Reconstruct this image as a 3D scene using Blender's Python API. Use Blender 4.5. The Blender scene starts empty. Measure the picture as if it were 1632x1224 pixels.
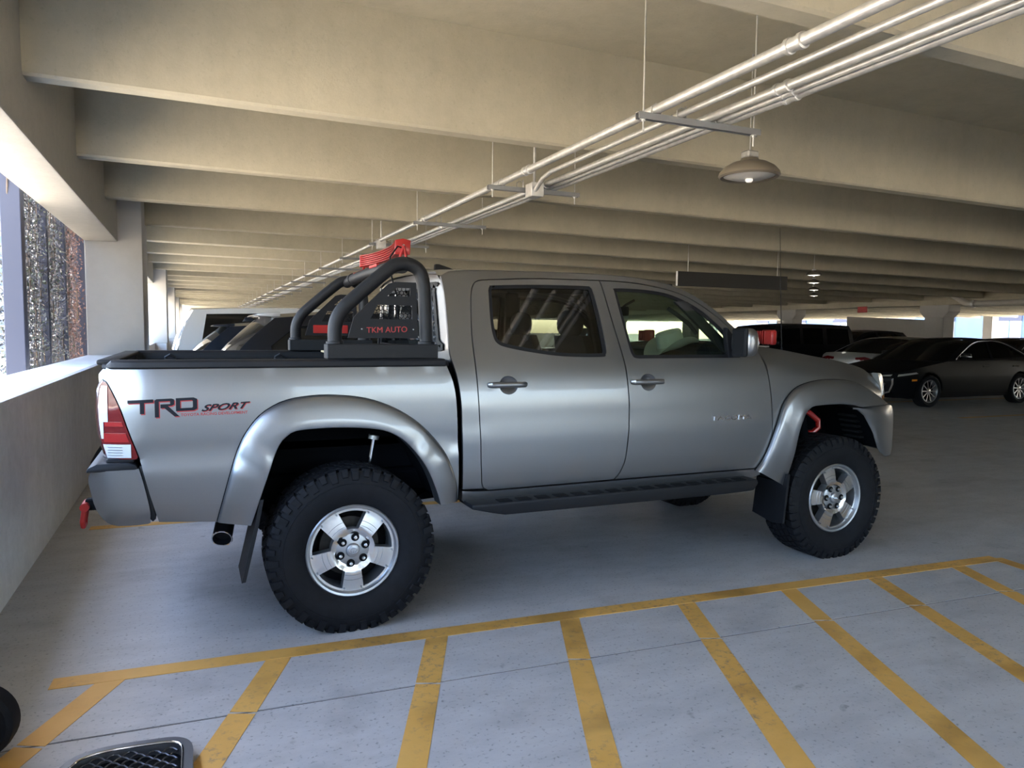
import bpy, bmesh, math, random
import numpy as np
from mathutils import Vector, Matrix
from mathutils.geometry import delaunay_2d_cdt

random.seed(7)
scene = bpy.context.scene
COL = scene.collection
PI = math.pi

# ------------------------------------------------------------------ camera
CAM_LOC = Vector((-0.712, -3.606, 1.5013))
YAW, PITCH, ROLL, FPX = 0.410397, -0.0712563, 0.0098299, 1167.37
cy_, sy_ = math.cos(YAW), math.sin(YAW)
fwd = Vector((sy_ * math.cos(PITCH), cy_ * math.cos(PITCH), math.sin(PITCH)))
rgt = Vector((cy_, -sy_, 0.0))
upv = rgt.cross(fwd)
r2 = math.cos(ROLL) * rgt + math.sin(ROLL) * upv
u2 = -math.sin(ROLL) * rgt + math.cos(ROLL) * upv
cam_data = bpy.data.cameras.new('camera')
cam_data.sensor_width = 36.0
cam_data.lens = FPX / 1632.0 * 36.0
cam_data.clip_start = 0.05
cam_data.clip_end = 600
cam = bpy.data.objects.new('camera', cam_data)
COL.objects.link(cam)
m = Matrix((r2, u2, -fwd)).transposed().to_4x4()
m.translation = CAM_LOC
cam.matrix_world = m
scene.camera = cam

# ------------------------------------------------------------------ world, sun, exposure
SUN_EL, SUN_DIR = math.radians(49), Vector((-0.30, -0.50, -0.81)).normalized()   # direction the light travels
world = bpy.data.worlds.new('sky')
scene.world = world
world.use_nodes = True
wn = world.node_tree
wn.nodes.clear()
wo = wn.nodes.new('ShaderNodeOutputWorld')
bg = wn.nodes.new('ShaderNodeBackground')
sky = wn.nodes.new('ShaderNodeTexSky')
sky.sky_type = 'NISHITA'
sky.sun_disc = False
sky.sun_elevation = SUN_EL
sky.sun_rotation = math.radians(31)
sky.air_density = 1.0
sky.dust_density = 4.0
sky.ozone_density = 1.0
bg.inputs['Strength'].default_value = 1.0
wn.links.new(sky.outputs[0], bg.inputs[0])
wn.links.new(bg.outputs[0], wo.inputs[0])

sun_data = bpy.data.lights.new('sun', 'SUN')
sun_data.energy = 15.0
sun_data.angle = math.radians(0.6)
sun_data.color = (1.0, 0.93, 0.82)
sun = bpy.data.objects.new('sun', sun_data)
COL.objects.link(sun)
sun.rotation_euler = SUN_DIR.to_track_quat('-Z', 'Y').to_euler()
sun.location = (-20, -30, 40)

vs = scene.view_settings
vs.view_transform = 'Standard'
vs.look = 'None'
vs.exposure = 1.67
vs.gamma = 1.0
vs.use_curve_mapping = False
scene.cycles.use_denoising = True
scene.cycles.max_bounces = 10
scene.cycles.diffuse_bounces = 7
scene.cycles.glossy_bounces = 4
scene.cycles.transparent_max_bounces = 16
scene.cycles.sample_clamp_indirect = 8.0
scene.cycles.caustics_reflective = False
scene.cycles.caustics_refractive = False

# ------------------------------------------------------------------ materials
MATS = {}


def new_mat(name):
    mt = bpy.data.materials.new(name)
    mt.use_nodes = True
    nt = mt.node_tree
    b = nt.nodes['Principled BSDF']
    MATS[name] = mt
    return mt, nt, b


def simple(name, col, rough=0.5, metal=0.0, coat=0.0, spec=0.5, bump=0.0, bscale=200.0, var=0.0, vscale=8.0,
           coat_rough=0.05):
    mt, nt, b = new_mat(name)
    b.inputs['Base Color'].default_value = (*col, 1)
    b.inputs['Roughness'].default_value = rough
    b.inputs['Metallic'].default_value = metal
    b.inputs['Coat Weight'].default_value = coat
    b.inputs['Coat Roughness'].default_value = coat_rough
    b.inputs['Specular IOR Level'].default_value = spec
    geo = nt.nodes.new('ShaderNodeNewGeometry')
    if bump > 0:
        n = nt.nodes.new('ShaderNodeTexNoise')
        n.inputs['Scale'].default_value = bscale
        nt.links.new(geo.outputs['Position'], n.inputs['Vector'])
        bm_ = nt.nodes.new('ShaderNodeBump')
        bm_.inputs['Strength'].default_value = bump
        bm_.inputs['Distance'].default_value = 0.002
        nt.links.new(n.outputs['Fac'], bm_.inputs['Height'])
        nt.links.new(bm_.outputs[0], b.inputs['Normal'])
    if var > 0:
        n = nt.nodes.new('ShaderNodeTexNoise')
        n.inputs['Scale'].default_value = vscale
        n.inputs['Detail'].default_value = 6
        nt.links.new(geo.outputs['Position'], n.inputs['Vector'])
        r = nt.nodes.new('ShaderNodeValToRGB')
        r.color_ramp.elements[0].position = 0.3
        r.color_ramp.elements[1].position = 0.7
        r.color_ramp.elements[0].color = (*[c * (1 - var) for c in col], 1)
        r.color_ramp.elements[1].color = (*[min(1, c * (1 + var)) for c in col], 1)
        nt.links.new(n.outputs['Fac'], r.inputs['Fac'])
        nt.links.new(r.outputs[0], b.inputs['Base Color'])
    return mt


def noise(nt, vec, scale, detail=6, rough=0.6, sx=(1, 1, 1)):
    mp = nt.nodes.new('ShaderNodeMapping')
    mp.inputs['Scale'].default_value = sx
    nt.links.new(vec, mp.inputs['Vector'])
    n = nt.nodes.new('ShaderNodeTexNoise')
    n.inputs['Scale'].default_value = scale
    n.inputs['Detail'].default_value = detail
    n.inputs['Roughness'].default_value = rough
    nt.links.new(mp.outputs[0], n.inputs['Vector'])
    return n.outputs['Fac']


def ramp(nt, fac, stops):
    r = nt.nodes.new('ShaderNodeValToRGB')
    els = r.color_ramp.elements
    while len(els) < len(stops):
        els.new(0.5)
    for e, (p, c) in zip(els, stops):
        e.position = p
        e.color = (*c, 1) if len(c) == 3 else c
    nt.links.new(fac, r.inputs['Fac'])
    return r.outputs[0]


def mixc(nt, fac, a, b, mode='MIX'):
    mx = nt.nodes.new('ShaderNodeMix')
    mx.data_type = 'RGBA'
    mx.blend_type = mode
    for sock, v in ((mx.inputs[0], fac), (mx.inputs[6], a), (mx.inputs[7], b)):
        if isinstance(v, (int, float)):
            sock.default_value = v
        elif isinstance(v, tuple):
            sock.default_value = (*v, 1)
        else:
            nt.links.new(v, sock)
    return mx.outputs[2]


def concrete(name, base, dark, rough=0.85, bump=0.25, stain=0.5, streak=False, speck=True, scale=1.0, var=0.35):
    mt, nt, b = new_mat(name)
    geo = nt.nodes.new('ShaderNodeNewGeometry')
    P = geo.outputs['Position']
    n1 = noise(nt, P, 0.9 * scale, 8, 0.65)
    c = ramp(nt, n1, [(0.3, dark), (0.68, base)])
    n2 = noise(nt, P, 9 * scale, 8, 0.7)
    c = mixc(nt, var, c, ramp(nt, n2, [(0.3, tuple(v * 0.72 for v in base)), (0.7, tuple(min(1, v * 1.15) for v in base))]))
    if speck:
        n3 = noise(nt, P, 38 * scale, 3, 0.6)
        c = mixc(nt, stain, c, ramp(nt, n3, [(0.30, (0.45, 0.44, 0.43)), (0.40, (1, 1, 1))]), 'MULTIPLY')
    if streak:
        n4 = noise(nt, P, 2.2, 6, 0.6, (1.2, 1.2, 0.12))
        c = mixc(nt, 0.22, c, ramp(nt, n4, [(0.35, (0.7, 0.69, 0.68)), (0.6, (1, 1, 1))]), 'MULTIPLY')
    nt.links.new(c, b.inputs['Base Color'])
    b.inputs['Roughness'].default_value = rough
    b.inputs['Specular IOR Level'].default_value = 0.3
    bn = nt.nodes.new('ShaderNodeBump')
    bn.inputs['Strength'].default_value = bump
    bn.inputs['Distance'].default_value = 0.01
    nt.links.new(noise(nt, P, 30 * scale, 8, 0.7), bn.inputs['Height'])
    nt.links.new(bn.outputs[0], b.inputs['Normal'])
    return mt


M_CEIL = concrete('ceiling_concrete', (0.52, 0.485, 0.375), (0.455, 0.425, 0.335), stain=0.15, streak=True, var=0.22)
M_SPAN = concrete('spandrel_concrete', (0.46, 0.445, 0.40), (0.41, 0.40, 0.365), stain=0.2, var=0.22)
M_WALL = concrete('painted_wall', (0.84, 0.84, 0.845), (0.78, 0.78, 0.785), stain=0.12, streak=True)
M_COLUMN = concrete('column_paint', (0.56, 0.555, 0.54), (0.53, 0.525, 0.51), stain=0.05, speck=False, bump=0.05, var=0.12)
M_GROUND = concrete('outside_paving', (0.47, 0.415, 0.325), (0.41, 0.36, 0.285), stain=0.2)


def floor_material():
    mt, nt, b = new_mat('floor_concrete')
    geo = nt.nodes.new('ShaderNodeNewGeometry')
    P = geo.outputs['Position']
    c = ramp(nt, noise(nt, P, 0.55, 8, 0.62), [(0.32, (0.36, 0.355, 0.355)), (0.66, (0.49, 0.485, 0.485))])
    c = mixc(nt, 0.45, c, ramp(nt, noise(nt, P, 4.0, 8, 0.7, (0.6, 1.5, 1)), [(0.3, (0.33, 0.325, 0.325)), (0.7, (0.58, 0.575, 0.575))]))
    # dark spots, aggregate pits and oily stains
    c = mixc(nt, 0.9, c, ramp(nt, noise(nt, P, 7.0, 3, 0.5), [(0.24, (0.55, 0.54, 0.53)), (0.31, (1, 1, 1))]), 'MULTIPLY')
    c = mixc(nt, 0.8, c, ramp(nt, noise(nt, P, 60.0, 2, 0.5), [(0.27, (0.45, 0.45, 0.45)), (0.40, (1, 1, 1))]), 'MULTIPLY')
    c = mixc(nt, 0.7, c, ramp(nt, noise(nt, P, 1.7, 5, 0.6), [(0.30, (0.72, 0.71, 0.70)), (0.44, (1, 1, 1))]), 'MULTIPLY')
    nt.links.new(c, b.inputs['Base Color'])
    rr = ramp(nt, noise(nt, P, 3.0, 5, 0.6), [(0.3, (0.42, 0.42, 0.42)), (0.7, (0.65, 0.65, 0.65))])
    nt.links.new(rr, b.inputs['Roughness'])
    b.inputs['Specular IOR Level'].default_value = 0.45
    bn = nt.nodes.new('ShaderNodeBump')
    bn.inputs['Strength'].default_value = 0.18
    bn.inputs['Distance'].default_value = 0.006
    nt.links.new(noise(nt, P, 45, 6, 0.7), bn.inputs['Height'])
    nt.links.new(bn.outputs[0], b.inputs['Normal'])
    return mt


M_FLOOR = floor_material()


def yellow_material():
    mt, nt, b = new_mat('worn_yellow_paint')
    geo = nt.nodes.new('ShaderNodeNewGeometry')
    P = geo.outputs['Position']
    c = ramp(nt, noise(nt, P, 5, 6, 0.6), [(0.3, (0.63, 0.345, 0.078)), (0.7, (0.71, 0.41, 0.11))])
    wear = ramp(nt, noise(nt, P, 26, 8, 0.75), [(0.52, (0, 0, 0)), (0.66, (1, 1, 1))])
    patch = ramp(nt, noise(nt, P, 0.9, 4, 0.6), [(0.44, (0, 0, 0)), (0.60, (0.85, 0.85, 0.85))])
    f = mixc(nt, 1.0, wear, patch, 'MULTIPLY')
    c = mixc(nt, f, c, (0.20, 0.165, 0.12))
    tyre = ramp(nt, noise(nt, P, 1.3, 3, 0.5, (1, 1.6, 1)), [(0.52, (1, 1, 1)), (0.66, (0.52, 0.50, 0.48))])
    c = mixc(nt, 0.8, c, tyre, 'MULTIPLY')
    nt.links.new(c, b.inputs['Base Color'])
    b.inputs['Roughness'].default_value = 0.55
    return mt


M_YELLOW = yellow_material()


def paint(name, col, metal=0.8, rough=0.34, coat=0.8):
    mt, nt, b = new_mat(name)
    geo = nt.nodes.new('ShaderNodeNewGeometry')
    n = noise(nt, geo.outputs['Position'], 900, 2, 0.5)
    c = ramp(nt, n, [(0.3, tuple(v * 0.93 for v in col)), (0.7, tuple(min(1, v * 1.05) for v in col))])
    nt.links.new(c, b.inputs['Base Color'])
    b.inputs['Metallic'].default_value = metal
    b.inputs['Roughness'].default_value = rough
    b.inputs['Coat Weight'].default_value = coat
    b.inputs['Coat Roughness'].default_value = 0.06
    if max(col) < 0.02:
        b.inputs['Specular IOR Level'].default_value = 0.15
    return mt


M_SILVER = paint('silver_paint', (0.245, 0.250, 0.268), 0.92, 0.33, 0.6)
M_BLACKPAINT = paint('black_paint', (0.0025, 0.003, 0.005), 0.0, 0.4, 0.06)
M_NAVYPAINT = paint('dark_blue_paint', (0.006, 0.009, 0.016), 0.2, 0.35, 0.4)
M_WHITEPAINT = paint('white_paint', (0.72, 0.73, 0.74), 0.0, 0.35, 0.9)
M_GREYPAINT = paint('light_grey_paint', (0.50, 0.505, 0.51), 0.5, 0.35, 0.9)
M_CHARPAINT = paint('charcoal_paint', (0.009, 0.010, 0.013), 0.4, 0.35, 0.35)
M_BPLASTIC = simple('black_plastic', (0.0075, 0.008, 0.0105), 0.55, bump=0.3, bscale=600, spec=0.3)
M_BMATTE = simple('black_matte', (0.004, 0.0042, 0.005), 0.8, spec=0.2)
M_BTEX = simple('black_textured_coat', (0.0085, 0.009, 0.011), 0.5, bump=0.6, bscale=420, spec=0.35)
M_RUBBER = simple('tyre_rubber', (0.0062, 0.0065, 0.0085), 0.7, spec=0.22, bump=0.3, bscale=300, var=0.3, vscale=30)
M_ALLOY = simple('machined_alloy', (0.80, 0.80, 0.80), 0.24, 1.0)
M_ALLOYP = simple('painted_alloy', (0.40, 0.41, 0.43), 0.38, 0.85)
M_CHROME = simple('chrome', (0.80, 0.81, 0.83), 0.10, 1.0)
M_STEEL = simple('galvanised_steel', (0.62, 0.62, 0.60), 0.42, 0.6, var=0.12, vscale=20)
M_STRUT = simple('grey_strut', (0.27, 0.28, 0.29), 0.5, 0.6)
M_IRON = simple('brown_iron', (0.05, 0.045, 0.04), 0.6, 0.7, var=0.3, vscale=30)
M_UNDER = simple('underbody_dark', (0.0025, 0.003, 0.0045), 0.8, spec=0.06)
M_LINER = simple('bed_liner', (0.007, 0.008, 0.011), 0.6, bump=0.5, bscale=250, spec=0.3)
M_RED = simple('red_anodised', (0.36, 0.012, 0.010), 0.42, 0.15, coat=0.3)
M_REDLENS = simple('red_lens', (0.13, 0.005, 0.008), 0.16, 0.0, coat=1.0)
M_REDBRIGHT = simple('bright_red_lens', (0.30, 0.013, 0.014), 0.2, 0.0, coat=1.0)
M_CLEARLENS = simple('clear_lens', (0.72, 0.74, 0.76), 0.15, 0.25, coat=1.0)
M_LAMPGLASS = simple('headlamp_lens', (0.50, 0.51, 0.50), 0.15, 0.4, coat=1.0)
M_AMBER = simple('amber_lens', (0.85, 0.30, 0.03), 0.2, 0.0, coat=1.0)
M_CLOTH = simple('grey_seat_cloth', (0.085, 0.080, 0.072), 0.9, bump=0.3, bscale=500)
M_DASH = simple('dark_dash', (0.016, 0.016, 0.017), 0.7)
M_HAT = simple('straw_hat', (0.66, 0.64, 0.54), 0.85, bump=0.5, bscale=350)
M_DECALBLACK = simple('decal_black', (0.008, 0.009, 0.014), 0.45, spec=0.2)
M_DECALRED = simple('decal_red', (0.36, 0.045, 0.045), 0.45, spec=0.2)
M_PLATE = simple('plate_white', (0.7, 0.72, 0.72), 0.4)
M_LAMPSHELL = simple('lamp_shell', (0.20, 0.175, 0.14), 0.45, 0.2)
M_DARKPANEL = simple('dark_grey_panel', (0.06, 0.06, 0.058), 0.7)
M_SCREENPOST = simple('screen_post_paint', (0.055, 0.058, 0.085), 0.6)
M_WIRE = simple('wire_dark', (0.06, 0.06, 0.075), 0.6)
M_PIPE = simple('drain_pipe_paint', (0.55, 0.53, 0.48), 0.5)
M_EXTWHITE = simple('render_white', (0.78, 0.77, 0.74), 0.8, var=0.05, vscale=2)
M_EXTBLUE = simple('blue_grey_cladding', (0.10, 0.15, 0.24), 0.5, var=0.05, vscale=1)
M_EXTGLASS = simple('window_dark', (0.10, 0.13, 0.17), 0.15, 0.0)
M_BARK = simple('bark', (0.16, 0.12, 0.09), 0.9, var=0.3, vscale=15)


def leaf_mat(name, c1, c2, c3):
    mt, nt, b = new_mat(name)
    geo = nt.nodes.new('ShaderNodeNewGeometry')
    w = nt.nodes.new('ShaderNodeTexWhiteNoise')
    w.noise_dimensions = '1D'
    nt.links.new(geo.outputs['Random Per Island'], w.inputs['W'])
    c = ramp(nt, w.outputs['Value'], [(0.1, c1), (0.5, c2), (0.9, c3)])
    nt.links.new(c, b.inputs['Base Color'])
    b.inputs['Roughness'].default_value = 0.6
    return mt


M_LEAFGREY = leaf_mat('dry_vine_leaves', (0.09, 0.085, 0.09), (0.17, 0.16, 0.165), (0.13, 0.15, 0.10))
M_LEAFRED = leaf_mat('red_vine_leaves', (0.20, 0.10, 0.075), (0.30, 0.18, 0.14), (0.16, 0.085, 0.07))
M_LEAFGREEN = leaf_mat('green_leaves', (0.10, 0.20, 0.05), (0.20, 0.33, 0.09), (0.30, 0.40, 0.14))


def glass(name, tint, refl=1.0):
    mt = bpy.data.materials.new(name)
    mt.use_nodes = True
    nt = mt.node_tree
    nt.nodes.clear()
    out = nt.nodes.new('ShaderNodeOutputMaterial')
    tr = nt.nodes.new('ShaderNodeBsdfTransparent')
    tr.inputs[0].default_value = (*tint, 1)
    gl = nt.nodes.new('ShaderNodeBsdfGlossy')
    gl.inputs['Roughness'].default_value = 0.02
    gl.inputs[0].default_value = (refl, refl, refl, 1)
    lw = nt.nodes.new('ShaderNodeLayerWeight')
    pw = nt.nodes.new('ShaderNodeMath')
    pw.operation = 'POWER'
    pw.inputs[1].default_value = 5.0
    nt.links.new(lw.outputs['Facing'], pw.inputs[0])
    fr = nt.nodes.new('ShaderNodeMath')
    fr.operation = 'MULTIPLY_ADD'
    fr.inputs[1].default_value = 0.94
    fr.inputs[2].default_value = 0.06
    nt.links.new(pw.outputs[0], fr.inputs[0])
    mx = nt.nodes.new('ShaderNodeMixShader')
    nt.links.new(fr.outputs[0], mx.inputs[0])
    nt.links.new(tr.outputs[0], mx.inputs[1])
    nt.links.new(gl.outputs[0], mx.inputs[2])
    nt.links.new(mx.outputs[0], out.inputs[0])
    MATS[name] = mt
    return mt


M_GLASSDARK = glass('tinted_privacy_glass', (0.16, 0.17, 0.165))
M_GLASSLIGHT = glass('green_tinted_glass', (0.55, 0.68, 0.60))
M_GLASSBACK = glass('rear_glass', (0.35, 0.37, 0.36))
M_CARGLASS = simple('dark_car_glass', (0.004, 0.005, 0.006), 0.04, 0.0, coat=0.0, spec=0.45)
M_PANE = glass('building_glass', (0.7, 0.75, 0.8))


def emit(name, col, s):
    mt, nt, b = new_mat(name)
    b.inputs['Base Color'].default_value = (*col, 1)
    b.inputs['Emission Color'].default_value = (*col, 1)
    b.inputs['Emission Strength'].default_value = s
    return mt


M_LIT = emit('lit_lamp_lens', (1.0, 0.95, 0.85), 0.8)
M_BULB = emit('dim_lamp_bulb', (1.0, 0.97, 0.9), 0.12)
M_LENSGREY = simple('lamp_lens_grey', (0.72, 0.72, 0.70), 0.3)


# ------------------------------------------------------------------ geometry helpers
class G:
    off = Vector((0, 0, 0))

    def __init__(s):
        s.v = []
        s.f = []

    def add(s, vs_, fs):
        o = len(s.v)
        s.v += [tuple(p) for p in vs_]
        s.f += [tuple(i + o for i in f) for f in fs]
        return s

    def box(s, x0, x1, y0, y1, z0, z1, bev=0.0, seg=1):
        if bev <= 0:
            vs_ = [(x, y, z) for z in (z0, z1) for y in (y0, y1) for x in (x0, x1)]
            s.add(vs_, [(0, 2, 3, 1), (4, 5, 7, 6), (0, 1, 5, 4), (2, 6, 7, 3), (0, 4, 6, 2), (1, 3, 7, 5)])
        else:
            b = bmesh.new()
            bmesh.ops.create_cube(b, size=1)
            for v in b.verts:
                v.co = Vector(((x0 + x1) / 2 + v.co.x * (x1 - x0), (y0 + y1) / 2 + v.co.y * (y1 - y0),
                               (z0 + z1) / 2 + v.co.z * (z1 - z0)))
            bmesh.ops.bevel(b, geom=b.edges[:], offset=bev, segments=seg, affect='EDGES', profile=0.5)
            b.verts.index_update()
            s.add([v.co for v in b.verts], [[v.index for v in f.verts] for f in b.faces])
            b.free()
        return s

    def prism(s, poly, axis, a0, a1, bev=0.0, seg=2):
        """extrude a 2-D polygon along an axis; poly coords are the two other axes in xyz order"""
        b = bmesh.new()

        def mk(p, a):
            q = list(p)
            q.insert(axis, a)
            return b.verts.new(q)
        A = [mk(p, a0) for p in poly]
        B = [mk(p, a1) for p in poly]
        n = len(poly)
        b.faces.new(A)
        b.faces.new(B[::-1])
        for i in range(n):
            b.faces.new((A[i], B[i], B[(i + 1) % n], A[(i + 1) % n]))
        bmesh.ops.recalc_face_normals(b, faces=b.faces[:])
        if bev > 0:
            bmesh.ops.bevel(b, geom=b.edges[:], offset=bev, segments=seg, affect='EDGES', profile=0.5)
        b.verts.index_update()
        s.add([v.co for v in b.verts], [[v.index for v in f.verts] for f in b.faces])
        b.free()
        return s

    def tube(s, path, r, n=12, cap=True, closed=False):
        P = [Vector(p) for p in path]
        rr = r if isinstance(r, (list, tuple)) else [r] * len(P)
        rings = []
        up = None
        L = len(P)
        for i, p in enumerate(P):
            if closed:
                t = (P[(i + 1) % L] - P[i - 1]).normalized()
            else:
                t = (P[min(i + 1, L - 1)] - P[max(i - 1, 0)]).normalized()
            if up is None:
                up = Vector((0, 0, 1)) if abs(t.z) < 0.9 else Vector((1, 0, 0))
            a = (up - t * up.dot(t)).normalized()
            up = a
            b = t.cross(a)
            rings.append([p + rr[i] * (math.cos(2 * PI * k / n) * a + math.sin(2 * PI * k / n) * b) for k in range(n)])
        vs_ = [q for ring in rings for q in ring]
        fs = []
        for i in range(L if closed else L - 1):
            j = (i + 1) % L
            for k in range(n):
                fs.append((i * n + k, i * n + (k + 1) % n, j * n + (k + 1) % n, j * n + k))
        if cap and not closed:
            fs.append(tuple(range(n))[::-1])
            fs.append(tuple((L - 1) * n + k for k in range(n)))
        return s.add(vs_, fs)

    def lathe(s, prof, axis='z', n=48, c=(0, 0, 0)):
        """prof: list of (r, h)"""
        vs_ = []
        for r, h in prof:
            for k in range(n):
                a = 2 * PI * k / n
                ca, sa = r * math.cos(a), r * math.sin(a)
                p = {'z': (ca, sa, h), 'y': (ca, h, sa), 'x': (h, ca, sa)}[axis]
                vs_.append((p[0] + c[0], p[1] + c[1], p[2] + c[2]))
        fs = []
        for i in range(len(prof) - 1):
            for k in range(n):
                f = (i * n + k, i * n + (k + 1) % n, (i + 1) * n + (k + 1) % n, (i + 1) * n + k)
                fs.append(f if axis != 'y' else f[::-1])
        return s.add(vs_, fs)

    def grid(s, rows, flip=False):
        n = len(rows[0])
        vs_ = [q for r in rows for q in r]
        fs = []
        for i in range(len(rows) - 1):
            for k in range(n - 1):
                f = (i * n + k, i * n + k + 1, (i + 1) * n + k + 1, (i + 1) * n + k)
                fs.append(f[::-1] if flip else f)
        return s.add(vs_, fs)

    def mirrored(s, yc):
        g = G()
        g.v = [(x, 2 * yc - y, z) for x, y, z in s.v]
        g.f = [f[::-1] for f in s.f]
        return g

    def build(s, name, mat, parent=None, smooth=True, angle=35, shift=True):
        me = bpy.data.meshes.new(name)
        o_ = G.off if shift else Vector((0, 0, 0))
        me.from_pydata([(x - o_.x, y - o_.y, z - o_.z) for x, y, z in s.v], [], s.f)
        me.update()
        if smooth:
            me.polygons.foreach_set('use_smooth', [True] * len(me.polygons))
            me.set_sharp_from_angle(angle=math.radians(angle))
        me.materials.append(mat)
        o = bpy.data.objects.new(name, me)
        COL.objects.link(o)
        o.parent = parent
        return o


def empty(name, loc=(0, 0, 0), rz=0.0, parent=None):
    o = bpy.data.objects.new(name, None)
    o.empty_display_size = 0.3
    COL.objects.link(o)
    o.location = loc
    o.rotation_euler = (0, 0, rz)
    o.parent = parent
    return o


def tag(o, label=None, cat=None, group=None, kind=None):
    if label:
        o['label'] = label
    if cat:
        o['category'] = cat
    if group:
        o['group'] = group
    if kind:
        o['kind'] = kind
    return o


def copy_tree(o, parent=None):
    c = o.copy()
    COL.objects.link(c)
    c.parent = parent
    for ch in list(o.children):
        copy_tree(ch, c)
    return c


def smooth(pts, n=6):
    """Catmull-Rom through an open list of 2-D points"""
    P = [np.array(p, float) for p in pts]
    out = []
    for i in range(len(P) - 1):
        p0 = P[i - 1] if i > 0 else 2 * P[0] - P[1]
        p1, p2 = P[i], P[i + 1]
        p3 = P[i + 2] if i + 2 < len(P) else 2 * P[-1] - P[-2]
        for k in range(n):
            t = k / n
            out.append(tuple(0.5 * ((2 * p1) + (-p0 + p2) * t + (2 * p0 - 5 * p1 + 4 * p2 - p3) * t * t
                                    + (-p0 + 3 * p1 - 3 * p2 + p3) * t ** 3)))
    out.append(tuple(P[-1]))
    return out


def resample(pts, n):
    P = np.array(pts, float)
    d = np.r_[0, np.cumsum(np.linalg.norm(np.diff(P, axis=0), axis=1))]
    t = np.linspace(0, d[-1], n)
    return [tuple(q) for q in np.c_[[np.interp(t, d, P[:, k]) for k in range(P.shape[1])]].T]


def dedupe(poly):
    out = []
    for p in poly:
        if not out or math.dist(p, out[-1]) > 1e-4:
            out.append(p)
    if math.dist(out[0], out[-1]) < 1e-4:
        out.pop()
    return out


def area(poly):
    return 0.5 * sum(poly[i - 1][0] * poly[i][1] - poly[i][0] * poly[i - 1][1] for i in range(len(poly)))


def inset(poly, d):
    poly = dedupe(poly)
    s = 1 if area(poly) > 0 else -1
    n = len(poly)
    out = []
    for i in range(n):
        a, b, c = Vector(poly[i - 1]), Vector(poly[i]), Vector(poly[(i + 1) % n])
        e1, e2 = (b - a).normalized(), (c - b).normalized()
        n1, n2 = Vector((-e1.y, e1.x)), Vector((-e2.y, e2.x))
        nn = (n1 + n2)
        if nn.length < 1e-6:
            nn = n1
        nn.normalize()
        k = max(0.5, nn.dot(n1))
        out.append(tuple(b + nn * (s * d / k)))
    return out


def inside(p, poly):
    x, y = p
    r = False
    j = len(poly) - 1
    for i in range(len(poly)):
        xi, yi = poly[i]
        xj, yj = poly[j]
        if (yi > y) != (yj > y) and x < (xj - xi) * (y - yi) / (yj - yi) + xi:
            r = not r
        j = i
    return r


def fill(outline, holes=(), step=0.05):
    loops = [dedupe(outline)] + [dedupe(h) for h in holes]
    vs_, es = [], []
    for lp in loops:
        pts = []
        for i in range(len(lp)):
            a, b = lp[i], lp[(i + 1) % len(lp)]
            k = max(1, int(math.ceil(math.dist(a, b) / step)))
            pts += [(a[0] + (b[0] - a[0]) * j / k, a[1] + (b[1] - a[1]) * j / k) for j in range(k)]
        o = len(vs_)
        vs_ += pts
        es += [(o + i, o + (i + 1) % len(pts)) for i in range(len(pts))]
    B = np.array(vs_)
    x0, y0 = B.min(0)
    x1, y1 = B.max(0)
    gx = np.arange(x0 + step * 0.5, x1, step)
    gy = np.arange(y0 + step * 0.5, y1, step)
    for y in gy:
        for x in gx:
            if np.min((B[:, 0] - x) ** 2 + (B[:, 1] - y) ** 2) < (0.5 * step) ** 2:
                continue
            if inside((x, y), loops[0]) and not any(inside((x, y), h) for h in loops[1:]):
                vs_.append((x, y))
    res = delaunay_2d_cdt([Vector(v) for v in vs_], es, [], 0, 1e-6)
    V = [tuple(v) for v in res[0]]
    F = []
    for f in res[2]:
        c = (sum(V[i][0] for i in f) / len(f), sum(V[i][1] for i in f) / len(f))
        if inside(c, loops[0]) and not any(inside(c, h) for h in loops[1:]):
            f = list(f)
            if area([V[i] for i in f]) < 0:
                f = f[::-1]
            F.append(tuple(f))
    cnt = {}
    for f in F:
        for i in range(len(f)):
            a, b = f[i], f[(i + 1) % len(f)]
            cnt[(a, b)] = 1
    bd = [(a, b) for (a, b) in cnt if (b, a) not in cnt]
    return V, F, bd


def panel(outline, yf, holes=(), step=0.05, th=0.02, off=0.0, g=None):
    """a panel on the near (-y) side: (x, z) outline put onto the surface y = yf(x, z) - off, with a lip going inward"""
    g = g or G()
    V, F, bd = fill(outline, holes, step)
    o = len(g.v)
    P = [(x, yf(x, z) - off, z) for x, z in V]
    g.add(P, F)
    if th > 0:
        used = sorted({i for e in bd for i in e})
        ix = {k: j for j, k in enumerate(used)}
        n = len(used)
        vv = [P[k] for k in used] + [(P[k][0], P[k][1] + th, P[k][2]) for k in used]
        g.add(vv, [(ix[b], ix[a], ix[a] + n, ix[b] + n) for a, b in bd])
    return g


def slab2d(outline, holes, axis, a0, a1, step=0.1):
    """flat plate with holes, extruded between a0 and a1 along the axis (two other coordinates in xyz order)"""
    V, F, bd = fill(outline, holes, step)

    def mk(p, a):
        q = list(p)
        q.insert(axis, a)
        return tuple(q)
    n = len(V)
    g = G()
    g.add([mk(p, a0) for p in V] + [mk(p, a1) for p in V],
          list(F) + [tuple(i + n for i in f[::-1]) for f in F] + [(b, a, a + n, b + n) for a, b in bd])
    return g


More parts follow.
